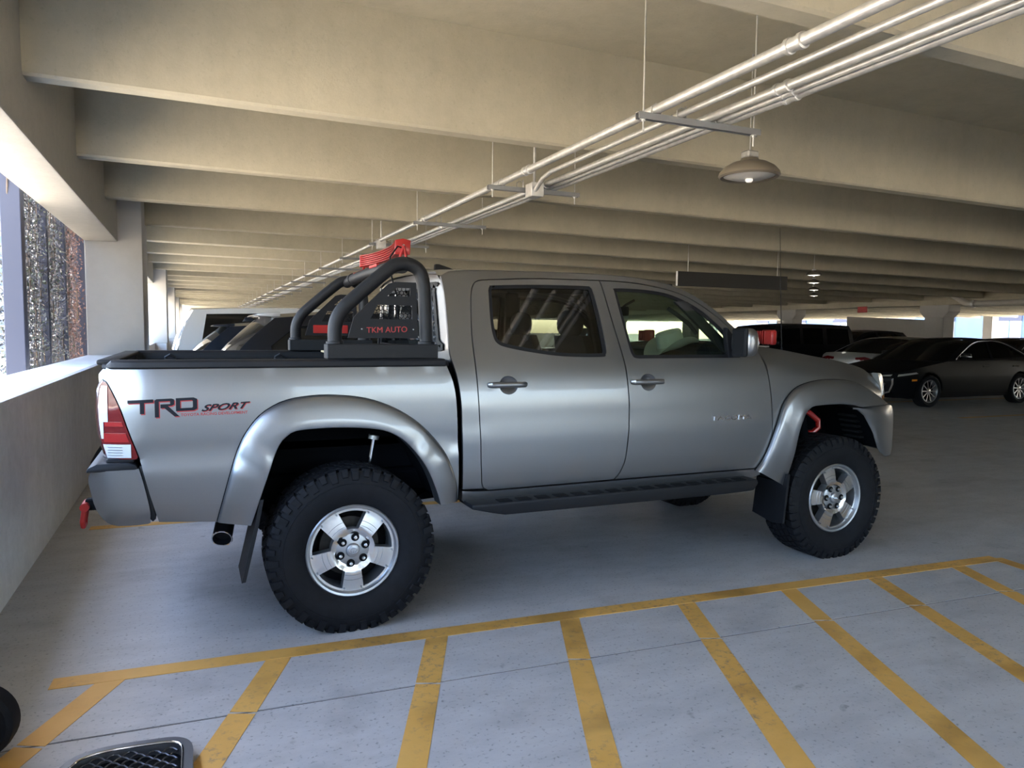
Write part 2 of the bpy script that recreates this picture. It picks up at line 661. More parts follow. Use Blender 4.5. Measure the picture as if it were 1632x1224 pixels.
def text_mesh(txt, size, shear=0.0, xscale=1.0, bold=0.0):
    """built-in font turned into flat 2-D triangles"""
    cu = bpy.data.curves.new('lettering', 'FONT')
    cu.body = txt
    cu.size = size
    cu.shear = shear
    cu.offset = bold
    cu.resolution_u = 3
    ob = bpy.data.objects.new('lettering', cu)
    COL.objects.link(ob)
    bpy.context.view_layer.update()
    dg = bpy.context.evaluated_depsgraph_get()
    me = bpy.data.meshes.new_from_object(ob.evaluated_get(dg))
    V = [(v.co.x * xscale, v.co.y) for v in me.vertices]
    F = [tuple(p.vertices) for p in me.polygons]
    bpy.data.objects.remove(ob)
    bpy.data.curves.remove(cu)
    bpy.data.meshes.remove(me)
    return V, F


def thick(V, F, mapf, d0, d1):
    """2-D triangles to a thin solid between offsets d0 and d1 of a surface map"""
    g = G()
    n = len(V)
    F = [f if area([V[i] for i in f]) > 0 else f[::-1] for f in F]
    cnt = {}
    for f in F:
        for i in range(len(f)):
            cnt[(f[i], f[(i + 1) % len(f)])] = 1
    bd = [(a, b) for (a, b) in cnt if (b, a) not in cnt]
    g.add([mapf(x, z, d1) for x, z in V] + [mapf(x, z, d0) for x, z in V], F + [(b, a, a + n, b + n) for a, b in bd])
    return g


# ================================================================== THE SETTING
def struct(o):
    o['kind'] = 'structure'
    return o


TEE_Z, TEE_SLOPE, WALL_X, SLAB_Z = 3.09, 0.0085, -1.67, 3.90
YMIN, YMAX = -11.0, 62.0
ROOF_Y = YMIN
GIRD_X = 25.2


def tz(x):
    return TEE_Z - TEE_SLOPE * (x - WALL_X)


# ---- floor with a sealed joint, painted lines as its parts
def joint_y(x):
    return -0.665 - 0.0585 * (x + 0.3)


XA, XB = WALL_X - 0.02, 46.0
g = G()
jw = 0.006
xs = np.linspace(XA, XB, 24)
rowsA = [[(x, joint_y(x) + jw, 0) for x in xs], [(x, YMAX, 0) for x in xs]]
rowsB = [[(x, YMIN, 0) for x in xs], [(x, joint_y(x) - jw, 0) for x in xs]]
g.grid(rowsA, True)
g.grid(rowsB, True)
g.grid([[(x, joint_y(x) - jw, -0.012) for x in xs], [(x, joint_y(x) + jw, -0.012) for x in xs]], True)
g.grid([[(x, joint_y(x) - jw, 0) for x in xs], [(x, joint_y(x) - jw, -0.012) for x in xs]], True)
g.grid([[(x, joint_y(x) + jw, -0.012) for x in xs], [(x, joint_y(x) + jw, 0) for x in xs]], True)
g.box(XA, XB, YMIN, YMAX, -0.5, -0.05)
floor = struct(g.build('floor', M_FLOOR, None, False))
g = G()
g.grid([[(x, joint_y(x) - jw, -0.004) for x in xs], [(x, joint_y(x) + jw, -0.004) for x in xs]], True)
g.build('joint_sealant', simple('sealant', (0.10, 0.085, 0.08), 0.7), floor, False)


def stripe(a, b, w=0.10, z=0.002):
    a, b = Vector(a), Vector(b)
    d = (b - a).normalized()
    n = Vector((-d.y, d.x)) * (w / 2)
    q = [a - n, b - n, b + n, a + n]
    k = max(2, int((b - a).length / 0.3))
    g_ = G()
    g_.add([(p.x, p.y, z) for p in q] + [(p.x, p.y, 0.0002) for p in q],
           [(0, 1, 2, 3), (0, 4, 5, 1), (1, 5, 6, 2), (2, 6, 7, 3), (3, 7, 4, 0)])
    return g_.build('parking_line', M_YELLOW, floor, False)


def cut(a, b, w=0.10):
    """stripe cut off obliquely at the joint so that paint does not bridge it"""
    a, b = Vector(a), Vector(b)
    ja, jb = joint_y(a.x), joint_y(b.x)
    fa, fb = a.y - ja, b.y - jb
    if fa * fb < 0:
        t = fa / (fa - fb)
        mm = a.lerp(b, t)
        e = (b - a).normalized() * 0.03
        stripe(a, mm - e * 0.25, w)
        stripe(mm + e * 0.25, b, w)
    else:
        stripe(a, b, w)


def line_y(x):
    return -0.10 - 0.0635 * (x + 1.29)


stripe((-1.29, line_y(-1.29)), (4.25, line_y(4.25)), 0.10, 0.0032)
hatch = [((-1.05, -0.75), (0.53))] 
HX = [-1.05, -0.37, 0.37, 1.08, 1.79, 2.49, 3.15, 3.85]
for x in HX:
    x1 = x - 0.41 * 2.1
    y0 = line_y(x) - 0.02
    a, b = (x, y0), (x1, y0 - 2.1)
    if x < -0.9:
        a, b = (x, y0), (x - 0.30, y0 - 0.62)
    cut(a, b, 0.105)
cut((4.25, line_y(4.25)), (4.05, -2.2))
# far side line of the bay behind the truck and the next bays
stripe((-1.45, 2.60), (3.9, 2.32))
for k in range(1, 8):
    stripe((-1.45, 2.60 + 2.75 * k), (3.9, 2.32 + 2.75 * k))
for k in range(-3, 9):
    stripe((12.2, 5.4 + 2.75 * k), (17.6, 5.2 + 2.75 * k))

# ---- left parapet wall, spandrel beams and columns
g = G()
g.box(WALL_X - 0.40, WALL_X, YMIN, YMAX, -0.5, 1.075)
g.prism([(WALL_X - 0.42, 1.075), (WALL_X + 0.015, 1.075), (WALL_X + 0.015, 1.10), (WALL_X - 0.01, 1.112), (WALL_X - 0.42, 1.112)],
        1, YMIN, YMAX)
wall_left = struct(g.build('wall_left', M_WALL, None, False))
# painted scuff on the wall
COLS = [(-11.4, -10.7), (-6.4, -5.2), (8.3, 9.5), (18.6, 19.8), (28.9, 30.1), (39.2, 40.4), (49.5, 50.7)]
for i in range(len(COLS) - 1):
    y0, y1 = COLS[i][1] + 0.0, COLS[i + 1][0]
    gg = G()
    gg.prism([(WALL_X - 0.43, 2.72), (WALL_X, 2.72), (WALL_X, 4.1), (WALL_X - 0.43, 4.1)], 1, y0 - 0.25, y1 + 0.25, 0.02, 2)
    gg.build('spandrel_beam', M_SPAN, wall_left, True)
    # haunch ledge carrying the tee ends
for (y0, y1) in COLS:
    g = G()
    g.prism([(WALL_X - 0.42, y0), (WALL_X + 0.31, y0), (WALL_X + 0.31, y1), (WALL_X - 0.42, y1)], 2, 1.10, 4.0, 0.015, 2)
    g.box(WALL_X + 0.0, WALL_X + 0.29, y0 + 0.02, y1 - 0.02, 0.0, 1.11, 0.01)
    g.build('column', M_COLUMN, wall_left, True)

# ---- ceiling slab with double-tee stems (each stem a part)
g = G()
g.prism([(WALL_X - 0.43, SLAB_Z), (XB, SLAB_Z - TEE_SLOPE * (XB - WALL_X)), (XB, 4.3), (WALL_X - 0.43, 4.3)], 1, ROOF_Y, YMAX)
ceiling = struct(g.build('ceiling', M_CEIL, None, False))
TEE_Y0, TEE_DY = 2.06, 2.36


def stem(x0, x1, y):
    # tapered stem, 0.15 m at the bottom, 0.24 m at the slab, chamfered lower arrises
    gs = G()
    prof = [(-0.12, 0.83), (-0.08, 0.018), (-0.062, 0.0), (0.062, 0.0), (0.08, 0.018), (0.12, 0.83)]
    rows = []
    for x in np.linspace(x0, x1, 6):
        rows.append([(x, y + a, tz(x) + h) for a, h in prof])
    gs.grid(rows)
    n = len(prof)
    gs.f.append(tuple(range(n)))
    gs.f.append(tuple(range(len(gs.v) - n, len(gs.v)))[::-1])
    return gs.build('tee_stem', M_CEIL, ceiling, True, 30)


k0 = int(math.floor((ROOF_Y + 0.2 - TEE_Y0) / TEE_DY)) + 1
k = k0
k = max(k, int(math.ceil((YMIN + 1.0 - TEE_Y0 + 0.44) / TEE_DY)))
while TEE_Y0 + TEE_DY * k < YMAX - 1:
    y = TEE_Y0 + TEE_DY * k - (0.44 if k < 0 else 0)
    stem(WALL_X - 0.05, GIRD_X - 0.05, y)
    if y > 3:
        stem(GIRD_X + 0.65, XB, y)
    k += 1

# ---- interior girder on columns with haunches
g = G()
g.prism([(GIRD_X - 0.1, 2.66), (GIRD_X + 0.7, 2.66), (GIRD_X + 0.7, 2.86), (GIRD_X + 0.5, 2.88), (GIRD_X + 0.5, 3.75),
         (GIRD_X + 0.1, 3.75), (GIRD_X + 0.1, 2.88), (GIRD_X - 0.1, 2.86)], 1, ROOF_Y, YMAX)
g.build('girder', M_CEIL, ceiling, False)
for y in (-8.0, 0.2, 8.0, 15.7, 23.3, 31.0, 38.7, 46.4, 54.0):
    g = G()
    g.box(GIRD_X, GIRD_X + 0.6, y - 0.4, y + 0.4, 0, 2.3, 0.015)
    g.prism([(y - 0.4, 2.2), (y + 0.4, 2.2), (y + 0.6, 2.42), (y + 0.6, 2.70), (y - 0.6, 2.70), (y - 0.6, 2.42)], 0, GIRD_X - 0.02, GIRD_X + 0.62, 0.01)
    g.build('girder_column', M_COLUMN, ceiling, True)

# ---- end walls: open parapets at the far right, the back and behind the camera
g = G()
g.box(XB - 0.3, XB, YMIN, YMAX, -0.5, 1.0)
g.box(XB - 0.3, XB, YMIN, YMAX, 3.0, 4.2)
wall_right = struct(g.build('wall_right', M_COLUMN, None, False))
for y in np.arange(-9, 60, 9.0):
    g = G()
    g.box(XB - 0.7, XB - 0.1, y - 0.3, y + 0.3, 0, 3.4, 0.01)
    g.build('column', M_COLUMN, wall_right, True)
g = G()
g.box(WALL_X - 0.4, 24.0, YMAX - 0.3, YMAX, -0.5, 2.3)
g.box(24.0, XB, YMAX - 0.3, YMAX, -0.5, 1.4)
g.box(WALL_X - 0.4, XB, YMAX - 0.3, YMAX, 2.7, 4.2)
struct(g.build('wall_back', M_WALL, None, False))
g = G()
g.box(WALL_X - 0.4, XB, YMIN, YMIN + 0.3, 2.9, 4.2)
g.box(8.5, XB, YMIN, YMIN + 0.3, -0.5, 3.2)
g.box(WALL_X - 0.4, 1.0, YMIN, YMIN + 0.3, -0.5, 3.2)
g.box(1.0, 8.5, YMIN, YMIN + 0.3, -0.5, 1.10)        # unseen open bay between solid walls, added to light the truck side
struct(g.build('wall_front', M_WALL, None, False))
# pale ramp wall beyond the girder
g = G()
g.prism([(24.0, 0.0), (29.5, 0.0), (29.5, 2.62), (24.0, 2.35)], 0, 36.0, 36.25)
struct(g.build('wall_ramp', M_COLUMN, None, False))

# ================================================================== CEILING SERVICES
CZ = 2.85
HANG_Y = [0.30 + 2.48 * i for i in range(0, 19)]
ORD = ['first', 'second', 'third', 'fourth', 'fifth', 'sixth', 'seventh', 'eighth', 'ninth', 'tenth', 'eleventh', 'twelfth', 'thirteenth', 'fourteenth', 'fifteenth', 'sixteenth', 'seventeenth', 'eighteenth', 'nineteenth']
# strut hangers
proto_h = None
for i, hy in enumerate(HANG_Y):
    if proto_h is None:
        root = empty('trapeze_hanger', (2.28, hy, CZ))
        gs = G()
        # C-channel, open side down
        w, h, L = 0.021, 0.04, 0.475
        gs.prism([(-w, 0), (-w + 0.005, 0), (-w + 0.005, h - 0.005), (w - 0.005, h - 0.005), (w - 0.005, 0), (w, 0), (w, h), (-w, h)],
                 0, -L, L)
        gs.v = [(a, b, c - h) for a, b, c in gs.v]
        gs.build('strut', M_STRUT, root, False, shift=False)
        for xx in (-0.43, 0.43):
            G().tube([(xx, 0, -0.11), (xx, 0, SLAB_Z - CZ - 0.045)], 0.0055, 8).build('threaded_rod', M_STEEL, root, shift=False)
            gn = G()
            gn.lathe([(0.0, -0.052), (0.013, -0.052), (0.013, -0.041), (0.0, -0.041)], 'z', 6, (xx, 0, 0))
            gn.lathe([(0.0, -0.041), (0.022, -0.041), (0.022, -0.038), (0.0, -0.038)], 'z', 12, (xx, 0, 0))
            gn.build('nut', M_STEEL, root, False, shift=False)
        for xx in (-0.34, -0.15, 0.08):
            gc = G()
            gc.box(xx + 0.028, xx + 0.034, -0.014, 0.014, 0, 0.075, 0.002)
            gc.tube([(xx - 0.034, 0, 0.0), (xx - 0.032, 0, 0.045), (xx, 0, 0.066), (xx + 0.03, 0, 0.055)], 0.005, 6)
            gc.build('pipe_clip', M_STEEL, root, shift=False)
        proto_h = root
        r = root
    else:
        r = copy_tree(proto_h)
        r.location = (2.28, hy, CZ)
    d = i
    near = {0: 'first full strut hanger ahead of the truck roof, nearest the round lamp', 1: 'second strut hanger, beside the junction box under the pipes',
            2: 'third strut hanger, just above the red light bar'}
    lab = near.get(d, ORD[d] + ' strut hanger along the ceiling conduits, counted back from the round lamp')
    tag(r, lab, 'pipe hanger', 'strut hangers along the conduit run')

Y0C, Y1C = -5.0, 46.0


def conduit(x, r, label, y0=Y0C, y1=Y1C, extra=None, couplings=()):
    root = empty('conduit', (x, y0, CZ + r))
    path = [(0, 0, 0), (0, y1 - y0, 0)] if extra is None else extra
    G().tube(path, r, 12).build('pipe', M_STEEL, root, shift=False)
    for yy in couplings:
        gc = G()
        yl = yy - y0
        prof = [(r * 1.02, yl - 0.055), (r * 1.35, yl - 0.052), (r * 1.35, yl - 0.03), (r * 1.15, yl - 0.028), (r * 1.15, yl + 0.028),
                (r * 1.35, yl + 0.03), (r * 1.35, yl + 0.052), (r * 1.02, yl + 0.055)]
        gc.lathe(prof, 'y', 16)
        gc.build('coupling', M_STEEL, root, shift=False)
    tag(root, label, 'pipe', 'conduits on the strut hangers')
    return root


cp = [-1.0 + 3.05 * i for i in range(14)]
A_end = 7.55
conduit(1.94, 0.030, 'thickest upper galvanised conduit, leftmost on the strut hangers', couplings=[-0.85 + 3.05 * i for i in range(3)], y1=A_end)
conduit(1.94, 0.024, 'far upper conduit continuing from the second box towards the back', y0=7.75, couplings=[])
bx = 2.12
conduit(bx, 0.020, 'thin conduit that bends down into the junction box', y1=2.62,
        extra=[(0, 0, 0), (0, 6.9, 0), (0.0, 7.1, 0.0), (0.015, 7.3, -0.02), (0.06, 7.5, -0.05), (0.10, 7.66, -0.07)], couplings=[-1.9])
conduit(2.34, 0.027, 'middle galvanised conduit, first of the close trio', couplings=[-0.35 + 3.05 * i for i in range(8)])
conduit(2.425, 0.020, 'second conduit of the close trio on the hangers', couplings=[-0.30])
conduit(2.50, 0.023, 'rightmost conduit of the close trio on the hangers', couplings=[-0.25])


def jbox(x, y, label):
    root = empty('junction_box', (x, y, CZ - 0.06))
    G().box(-0.06, 0.06, -0.07, 0.07, -0.04, 0.085, 0.006).build('box', M_STEEL, root, shift=False)
    G().box(-0.062, 0.062, -0.078, -0.07, -0.042, 0.087, 0.003).build('cover', M_STEEL, root, shift=False)
    G().tube([(0.01, 0.02, 0.08), (0.01, 0.02, SLAB_Z - CZ + 0.015)], 0.013, 10).build('riser', M_STEEL, root, shift=False)
    tag(root, label, 'junction box', 'junction boxes on the conduit run')


jbox(2.225, 2.67, 'square junction box with riser beside the second hanger')
jbox(1.96, 7.635, 'smaller-looking far junction box with riser behind the red light bar')


# ---- round high-bay lamp
def bay_lamp(loc, label, lit=False, group=None, rod=True, scale=1.0):
    root = empty('high_bay_lamp', loc)
    s = scale
    gs = G().lathe([(0.0, 0.13), (0.07, 0.125), (0.085, 0.10), (0.15, 0.085), (0.21, 0.05), (0.25, 0.005), (0.255, -0.02), (0.24, -0.035), (0.215, -0.03),
                    (0.21, -0.02)], 'z', 40)
    gs.v = [(a * s, b * s, c * s) for a, b, c in gs.v]
    gs.build('shell', M_LAMPSHELL, root, shift=False)
    gs = G().lathe([(0.212, -0.022), (0.15, -0.04), (0.0, -0.05)], 'z', 40)
    gs.v = [(a * s, b * s, c * s) for a, b, c in gs.v]
    gs.build('lens', M_LIT if lit else M_LENSGREY, root, shift=False)
    gs = G().lathe([(0.0, -0.075), (0.022, -0.073), (0.032, -0.06), (0.03, -0.045)], 'z', 16)
    gs.v = [(a * s, b * s, c * s) for a, b, c in gs.v]
    gs.build('bulb', M_LIT if lit else M_BULB, root, shift=False)
    gs = G().box(-0.06 * s, 0.06 * s, -0.05 * s, 0.05 * s, 0.125 * s, 0.185 * s, 0.012)
    gs.build('mount_box', M_STEEL, root, shift=False)
    if rod:
        G().tube([(0, 0, 0.18 * s), (0, 0, SLAB_Z - loc[2] - 0.02)], 0.006, 8).build('stem', M_STEEL, root, shift=False)
    tag(root, label, 'lamp', group)
    return root


bay_lamp((3.66, 1.42, 2.865), 'round tan high-bay lamp hanging below the beams, unlit lens')
for i, (x, y) in enumerate([(11.6, 8.42), (13.44, 10.21), (15.68, 12.38), (18.12, 14.75)]):
    bay_lamp((x, y, 2.80), ['nearest of the four distant lit lamps under the right beams', 'second of the four distant lit lamps under the right beams',
                            'third of the four distant lit lamps under the right beams', 'farthest of the four distant lit lamps under the right beams'][i],
             True, 'distant lit ceiling lamps', True, 0.62)

# dark flat panel on a stem, drain pipe, exit sign
sg = empty('hanging_sign', (9.93, 9.0, 2.48))
G().box(-1.47, 1.47, -0.025, 0.025, 0, 0.30, 0.003).build('board', M_DARKPANEL, sg, shift=False)
G().box(-1.478, -1.47, -0.028, 0.028, 0, 0.30).build('edge_strip', M_STEEL, sg, False, shift=False)
for xx in (-1.2, 1.2):
    G().tube([(xx, 0, 0.30), (xx, 0, SLAB_Z - 2.48 - 0.12)], 0.008, 8).build('hanger_rod', M_STEEL, sg, shift=False)
tag(sg, 'long dark grey board hanging over the aisle above the windshield', 'sign')
root = empty('drain_pipe', (GIRD_X - 0.25, 14.3, 2.66))
G().tube([(0, -9, 0), (0, -0.2, 0), (0, -0.05, 0.02), (0, 0.15, 0.12), (0.0, 0.45, 0.32), (0, 0.9, 0.62), (0, 1.2, 0.9)], 0.11, 16).build('pipe', M_PIPE, root, shift=False)
for yy in (-0.3, -3.5):
    G().lathe([(0.112, yy - 0.05), (0.135, yy - 0.05), (0.135, yy + 0.05), (0.112, yy + 0.05)], 'y', 20).build('coupling', M_STEEL, root, shift=False)
tag(root, 'thick pale drain pipe with an elbow along the far girder', 'pipe')
g = G().box(24.3, 24.36, 18.0, 18.45, 2.42, 2.66, 0.01)
tag(g.build('exit_sign', M_RED, None, False), 'small red sign hanging under the far girder', 'sign')

# ================================================================== PICKUP TRUCK
YC = 0.90
T0 = Vector((1.4, YC, 0))
truck = empty('pickup_truck', T0)
tag(truck, 'lifted silver four-door pickup truck with black bed rack, backed toward the wall', 'pickup truck')
G.off = T0

_z = np.arange(0.2, 2.1, 0.01)
_hw = np.interp(_z, [0.20, 0.45, 0.55, 0.62, 0.75, 0.90, 0.955, 0.975, 1.10, 1.22, 1.30, 1.36, 1.80, 1.86, 2.1],
                [0.80, 0.835, 0.850, 0.865, 0.886, 0.893, 0.894, 0.889, 0.886, 0.873, 0.857, 0.838, 0.70, 0.66, 0.45])
_k = np.exp(-0.5 * (np.arange(-6, 7) / 1.8) ** 2)
_k /= _k.sum()
_hw = np.convolve(np.r_[[_hw[0]] * 6, _hw, [_hw[-1]] * 6], _k, 'valid')


def hw(x, z):
    h = float(np.interp(z, _z, _hw))
    if x > 3.25:
        h -= 0.11 * ((x - 3.25) / 0.6) ** 2
    return h


def ynear(x, z):
    return YC - hw(x, z)


_hb = np.interp(_z, [0.20, 0.60, 0.70, 0.865, 0.895, 1.0, 1.15, 1.26, 1.33, 2.1], [0.83, 0.862, 0.876, 0.886, 0.874, 0.880, 0.878, 0.868, 0.852, 0.852])
_k2 = np.exp(-0.5 * (np.arange(-6, 7) / 0.9) ** 2)
_k2 /= _k2.sum()
_hb = np.convolve(np.r_[[_hb[0]] * 6, _hb, [_hb[-1]] * 6], _k2, 'valid')


def ybed(x, z):
    h = float(np.interp(z, _z, _hb))
    if x < -0.92:
        h -= 0.075 * ((-0.92 - x) / 0.19) ** 2
    return YC - h


def both(gg, name, mat, parent=truck, names=None, **kw):
    a = gg.build(name, mat, parent, **kw)
    b = gg.mirrored(YC).build(name, mat, parent, **kw)
    return a, b


# ---- outlines measured in metres in the side plane (x, z)
DOOR_TOP = smooth([(1.504, 1.810), (1.699, 1.806), (1.875, 1.788), (2.054, 1.751), (2.185, 1.696), (2.314, 1.615), (2.419, 1.530), (2.50, 1.452), (2.555, 1.412), (2.604, 1.402)])
RD_TOP = smooth([(0.80, 1.789), (1.111, 1.806), (1.504, 1.810)])
RD_BACK = smooth([(0.80, 1.789), (0.735, 1.781), (0.700, 1.757), (0.681, 1.70), (0.668, 1.58), (0.661, 1.46), (0.664, 1.328), (0.672, 1.13), (0.681, 0.929), (0.690, 0.74), (0.702, 0.668), (0.735, 0.643)])
DOOR_CUT = smooth([(1.504, 1.810), (1.516, 1.761), (1.557, 1.539), (1.591, 1.356), (1.603, 1.212), (1.609, 1.066), (1.604, 0.92), (1.590, 0.772), (1.562, 0.690), (1.525, 0.645)])
FD_FRONT = smooth([(2.604, 1.402), (2.651, 1.272), (2.676, 1.072), (2.684, 0.869), (2.658, 0.735), (2.62, 0.672), (2.575, 0.643)])
rear_door_o = RD_BACK + DOOR_CUT[::-1] + RD_TOP[::-1]
front_door_o = DOOR_CUT + FD_FRONT[::-1] + DOOR_TOP[::-1]
rear_win = smooth([(0.786, 1.728), (0.796, 1.750), (0.825, 1.757), (1.10, 1.770), (1.395, 1.773), (1.437, 1.766), (1.452, 1.735), (1.471, 1.611), (1.485, 1.42), (1.478, 1.375), (1.445, 1.361),
                   (1.208, 1.365), (1.015, 1.387), (0.86, 1.415), (0.805, 1.438), (0.785, 1.48), (0.779, 1.564), (0.786, 1.728)], 4)
front_win = smooth([(1.594, 1.752), (1.61, 1.766), (1.825, 1.763), (2.004, 1.738), (2.179, 1.664), (2.326, 1.556), (2.42, 1.45), (2.462, 1.372), (2.44, 1.353),
                    (2.2, 1.351), (1.80, 1.351), (1.685, 1.352), (1.655, 1.372), (1.640, 1.43), (1.618, 1.58), (1.594, 1.752)], 4)


def door(outline, win, handle_x, handle_z, glass_mat, sx=1):
    made = []
    cx, cz, rx_, rz_ = handle_x + 0.122, handle_z - 0.004, 0.055, 0.050
    ell = [(cx + rx_ * math.cos(a), cz + rz_ * math.sin(a)) for a in np.linspace(0, 2 * PI, 29)[:-1]]
    body = panel(inset(outline, 0.0035), ynear, [win, ell], 0.055, 0.025)
    trim = panel(inset(win, -0.001), lambda x, z: ynear(x, z) + 0.006, [inset(win, 0.020)], 0.06, 0.015)
    gl = panel(inset(win, 0.016), lambda x, z: ynear(x, z) + 0.014, (), 0.08, 0.0)
    # handle: bar with rounded ends, over a round finger recess
    hx0, hx1, hz = handle_x, handle_x + 0.232, handle_z
    hb = G()
    rows = []
    for i, t in enumerate(np.linspace(0, 1, 15)):
        x = hx0 + (hx1 - hx0) * t
        e = max(0.0, 1 - abs(2 * t - 1) ** 6) ** 0.5
        hh = 0.0165 * (0.55 + 0.45 * e)
        dep = 0.032 * e + 0.006
        yb = ynear(x, hz)
        rows.append([(x, yb - dep * (0.62 + 0.38 * math.sin(a)), hz + hh * math.cos(a)) for a in np.linspace(0, PI, 9)])
    hb.grid(rows, True)
    cup = G()
    rowsc = []
    for r_, d_ in ((1.0, 0.0), (0.95, 0.007), (0.82, 0.015), (0.6, 0.021), (0.3, 0.024), (0.0, 0.025)):
        rowsc.append([(cx + rx_ * r_ * math.cos(a), ynear(cx + rx_ * r_ * math.cos(a), cz + rz_ * r_ * math.sin(a)) + d_, cz + rz_ * r_ * math.sin(a)) for a in np.linspace(0, 2 * PI, 29)])
    cup.grid(rowsc, True)
    for far in (False, True):
        f = (lambda q: q.mirrored(YC)) if far else (lambda q: q)
        nm = 'front_door' if handle_x > 1.2 else 'rear_door'
        d_ = f(body).build(nm, M_SILVER, truck)
        f(trim).build('window_trim', M_BPLASTIC, d_)
        f(gl).build('window_glass', glass_mat, d_)
        f(hb).build('door_handle', M_SILVER, d_)
        f(cup).build('handle_recess', M_HANDLECUP, d_)
        made.append(d_)
    return made


M_HANDLECUP = paint('silver_recess', (0.265, 0.270, 0.290), 0.92, 0.28, 0.6)
RD = door(rear_door_o, rear_win, 0.727, 1.216, M_GLASSDARK)
FD = door(front_door_o, front_win, 1.624, 1.216, M_GLASSLIGHT)

# inner door cards so that doors are not hollow from inside
for x0, x1 in ((0.70, 1.56), (1.62, 2.60)):
    both(G().box(x0, x1, YC - 0.80, YC - 0.74, 0.66, 1.33, 0.02), 'door_card', M_DASH)

# ---- cab shell: rear pillar, roof rail and A-pillar in one pressing, plus the sill
RAIL_TOP = smooth([(0.517, 1.800), (0.56, 1.822), (0.64, 1.834), (0.9, 1.842), (1.2, 1.848), (1.5, 1.849), (1.7, 1.843), (1.87, 1.826), (2.05, 1.788), (2.19, 1.731), (2.32, 1.650), (2.43, 1.560), (2.53, 1.468), (2.63, 1.405)])
CAB_BACK = smooth([(0.587, 0.66), (0.579, 0.934), (0.574, 1.13), (0.556, 1.264), (0.532, 1.36), (0.526, 1.42), (0.529, 1.527), (0.528, 1.695), (0.517, 1.80)])
shell_o = CAB_BACK + RAIL_TOP[1:] + inset(DOOR_TOP, 0)[::-1] + RD_TOP[::-1][1:] + RD_BACK[1:-2] + [(0.705, 0.655)]
shell = panel(inset(shell_o, 0.002), ynear, (), 0.05, 0.02)
cab, _ = both(shell, 'cab_shell', M_SILVER)
rocker = panel(smooth([(0.587, 0.652), (0.75, 0.639), (1.5, 0.638), (2.5, 0.638), (2.60, 0.636)], 3) + [(2.62, 0.60), (2.55, 0.575), (0.62, 0.575), (0.587, 0.60)], lambda x, z: ynear(x, z) - 0.010 * max(0, 1 - abs(z - 0.612) / 0.03), (), 0.04, 0.05)
both(rocker, 'rocker_panel', M_SILVER)

# ---- roof
roof_e = [p for p in RAIL_TOP if p[0] <= 2.06]
rows = []
for (x, z) in resample(roof_e, 30):
    h = hw(x, z)
    row = []
    for t in np.linspace(-1, 1, 25):
        bow = 0.13 * (1 - t * t) * max(0.0, (x - 1.5) / 0.56) ** 2 - 0.05 * (1 - t * t) * max(0.0, (0.75 - x) / 0.23) ** 2
        cr = 0.034 * (1 - abs(t) ** 2.4)
        row.append((x + bow, YC + h * t, z + cr))
    rows.append(row)
G().grid(rows, True).build('roof', M_SILVER, truck)
rear_roof_row = rows[0]
# shark fin aerial on the roof
fin = G()
fin.prism([(0.70, 1.865), (0.90, 1.868), (0.80, 1.905), (0.73, 1.925), (0.705, 1.925)], 1, YC - 0.02, YC + 0.02, 0.006)
fin.build('fin_antenna', M_BPLASTIC, truck)

# ---- windshield between the A-pillars
ws_e = resample([p for p in RAIL_TOP if p[0] >= 2.04], 14)
rows = []
for i, (x, z) in enumerate(ws_e):
    h = hw(x, z) - 0.005
    rows.append([(x + 0.16 * (1 - t * t) - 0.004, YC + h * t, z + 0.030 * (1 - abs(t) ** 2.4) * (1 - i / 13)) for t in np.linspace(-1, 1, 19)])
G().grid(rows, True).build('windshield', M_GLASSLIGHT, truck)

# ---- cab back wall with window
bk_o = [(-0.80, 0.66), (0.80, 0.66), (0.83, 1.2), (0.80, 1.42), (0.70, 1.76), (0.60, 1.83), (-0.60, 1.83), (-0.70, 1.76), (-0.80, 1.42), (-0.83, 1.2)]
bw = smooth([(-0.66, 1.45), (-0.62, 1.40), (0.62, 1.40), (0.66, 1.45), (0.60, 1.72), (0.55, 1.76), (-0.55, 1.76), (-0.60, 1.72), (-0.66, 1.45)], 4)


def backmap(y, z):
    return 0.545 - 0.055 * (1 - (y / 0.85) ** 2)


def backpanel(o, holes, dx, mat, name, th=0.0):
    V, F, bd = fill(o, holes, 0.08)
    gg = G().add([(backmap(y, z) + dx, YC + y, z) for y, z in V], [f[::-1] for f in F])
    return gg.build(name, mat, truck)


backpanel(bk_o, [bw], 0.0, M_SILVER, 'cab_back_panel')
backpanel(inset(bw, -0.012), [inset(bw, 0.02)], -0.008, M_BPLASTIC, 'rear_window_seal')
backpanel(inset(bw, 0.015), [], -0.002, M_GLASSBACK, 'rear_window_glass')

# ---- front fender, hood, nose
FL_F_OUT = smooth([(2.571, 0.631), (2.621, 0.698), (2.682, 0.837), (2.734, 0.976), (2.785, 1.078), (2.884, 1.158), (3.049, 1.197), (3.244, 1.202), (3.413, 1.177), (3.56, 1.112), (3.70, 1.03)])
FL_F_IN = smooth([(2.79, 0.52), (2.823, 0.643), (2.863, 0.869), (2.900, 0.965), (2.938, 1.012), (2.990, 1.036), (3.153, 1.043), (3.30, 1.038), (3.42, 1.018)])
HOOD_E = smooth([(2.60, 1.425), (2.70, 1.418), (2.85, 1.400), (3.07, 1.366), (3.36, 1.322), (3.60, 1.273), (3.70, 1.235)])
fender_o = [(2.606, 1.398)] + FD_FRONT[1:-3] + [(2.62, 0.655), (2.79, 0.60), (2.845, 0.87), (2.905, 1.01), (2.97, 1.065), (3.15, 1.075), (3.35, 1.06), (3.50, 1.018), (3.765, 1.014),
                                              (3.752, 1.06), (3.735, 1.17), (3.705, 1.23)] + HOOD_E[::-1]
fender_o = inset(fender_o, 0.003)


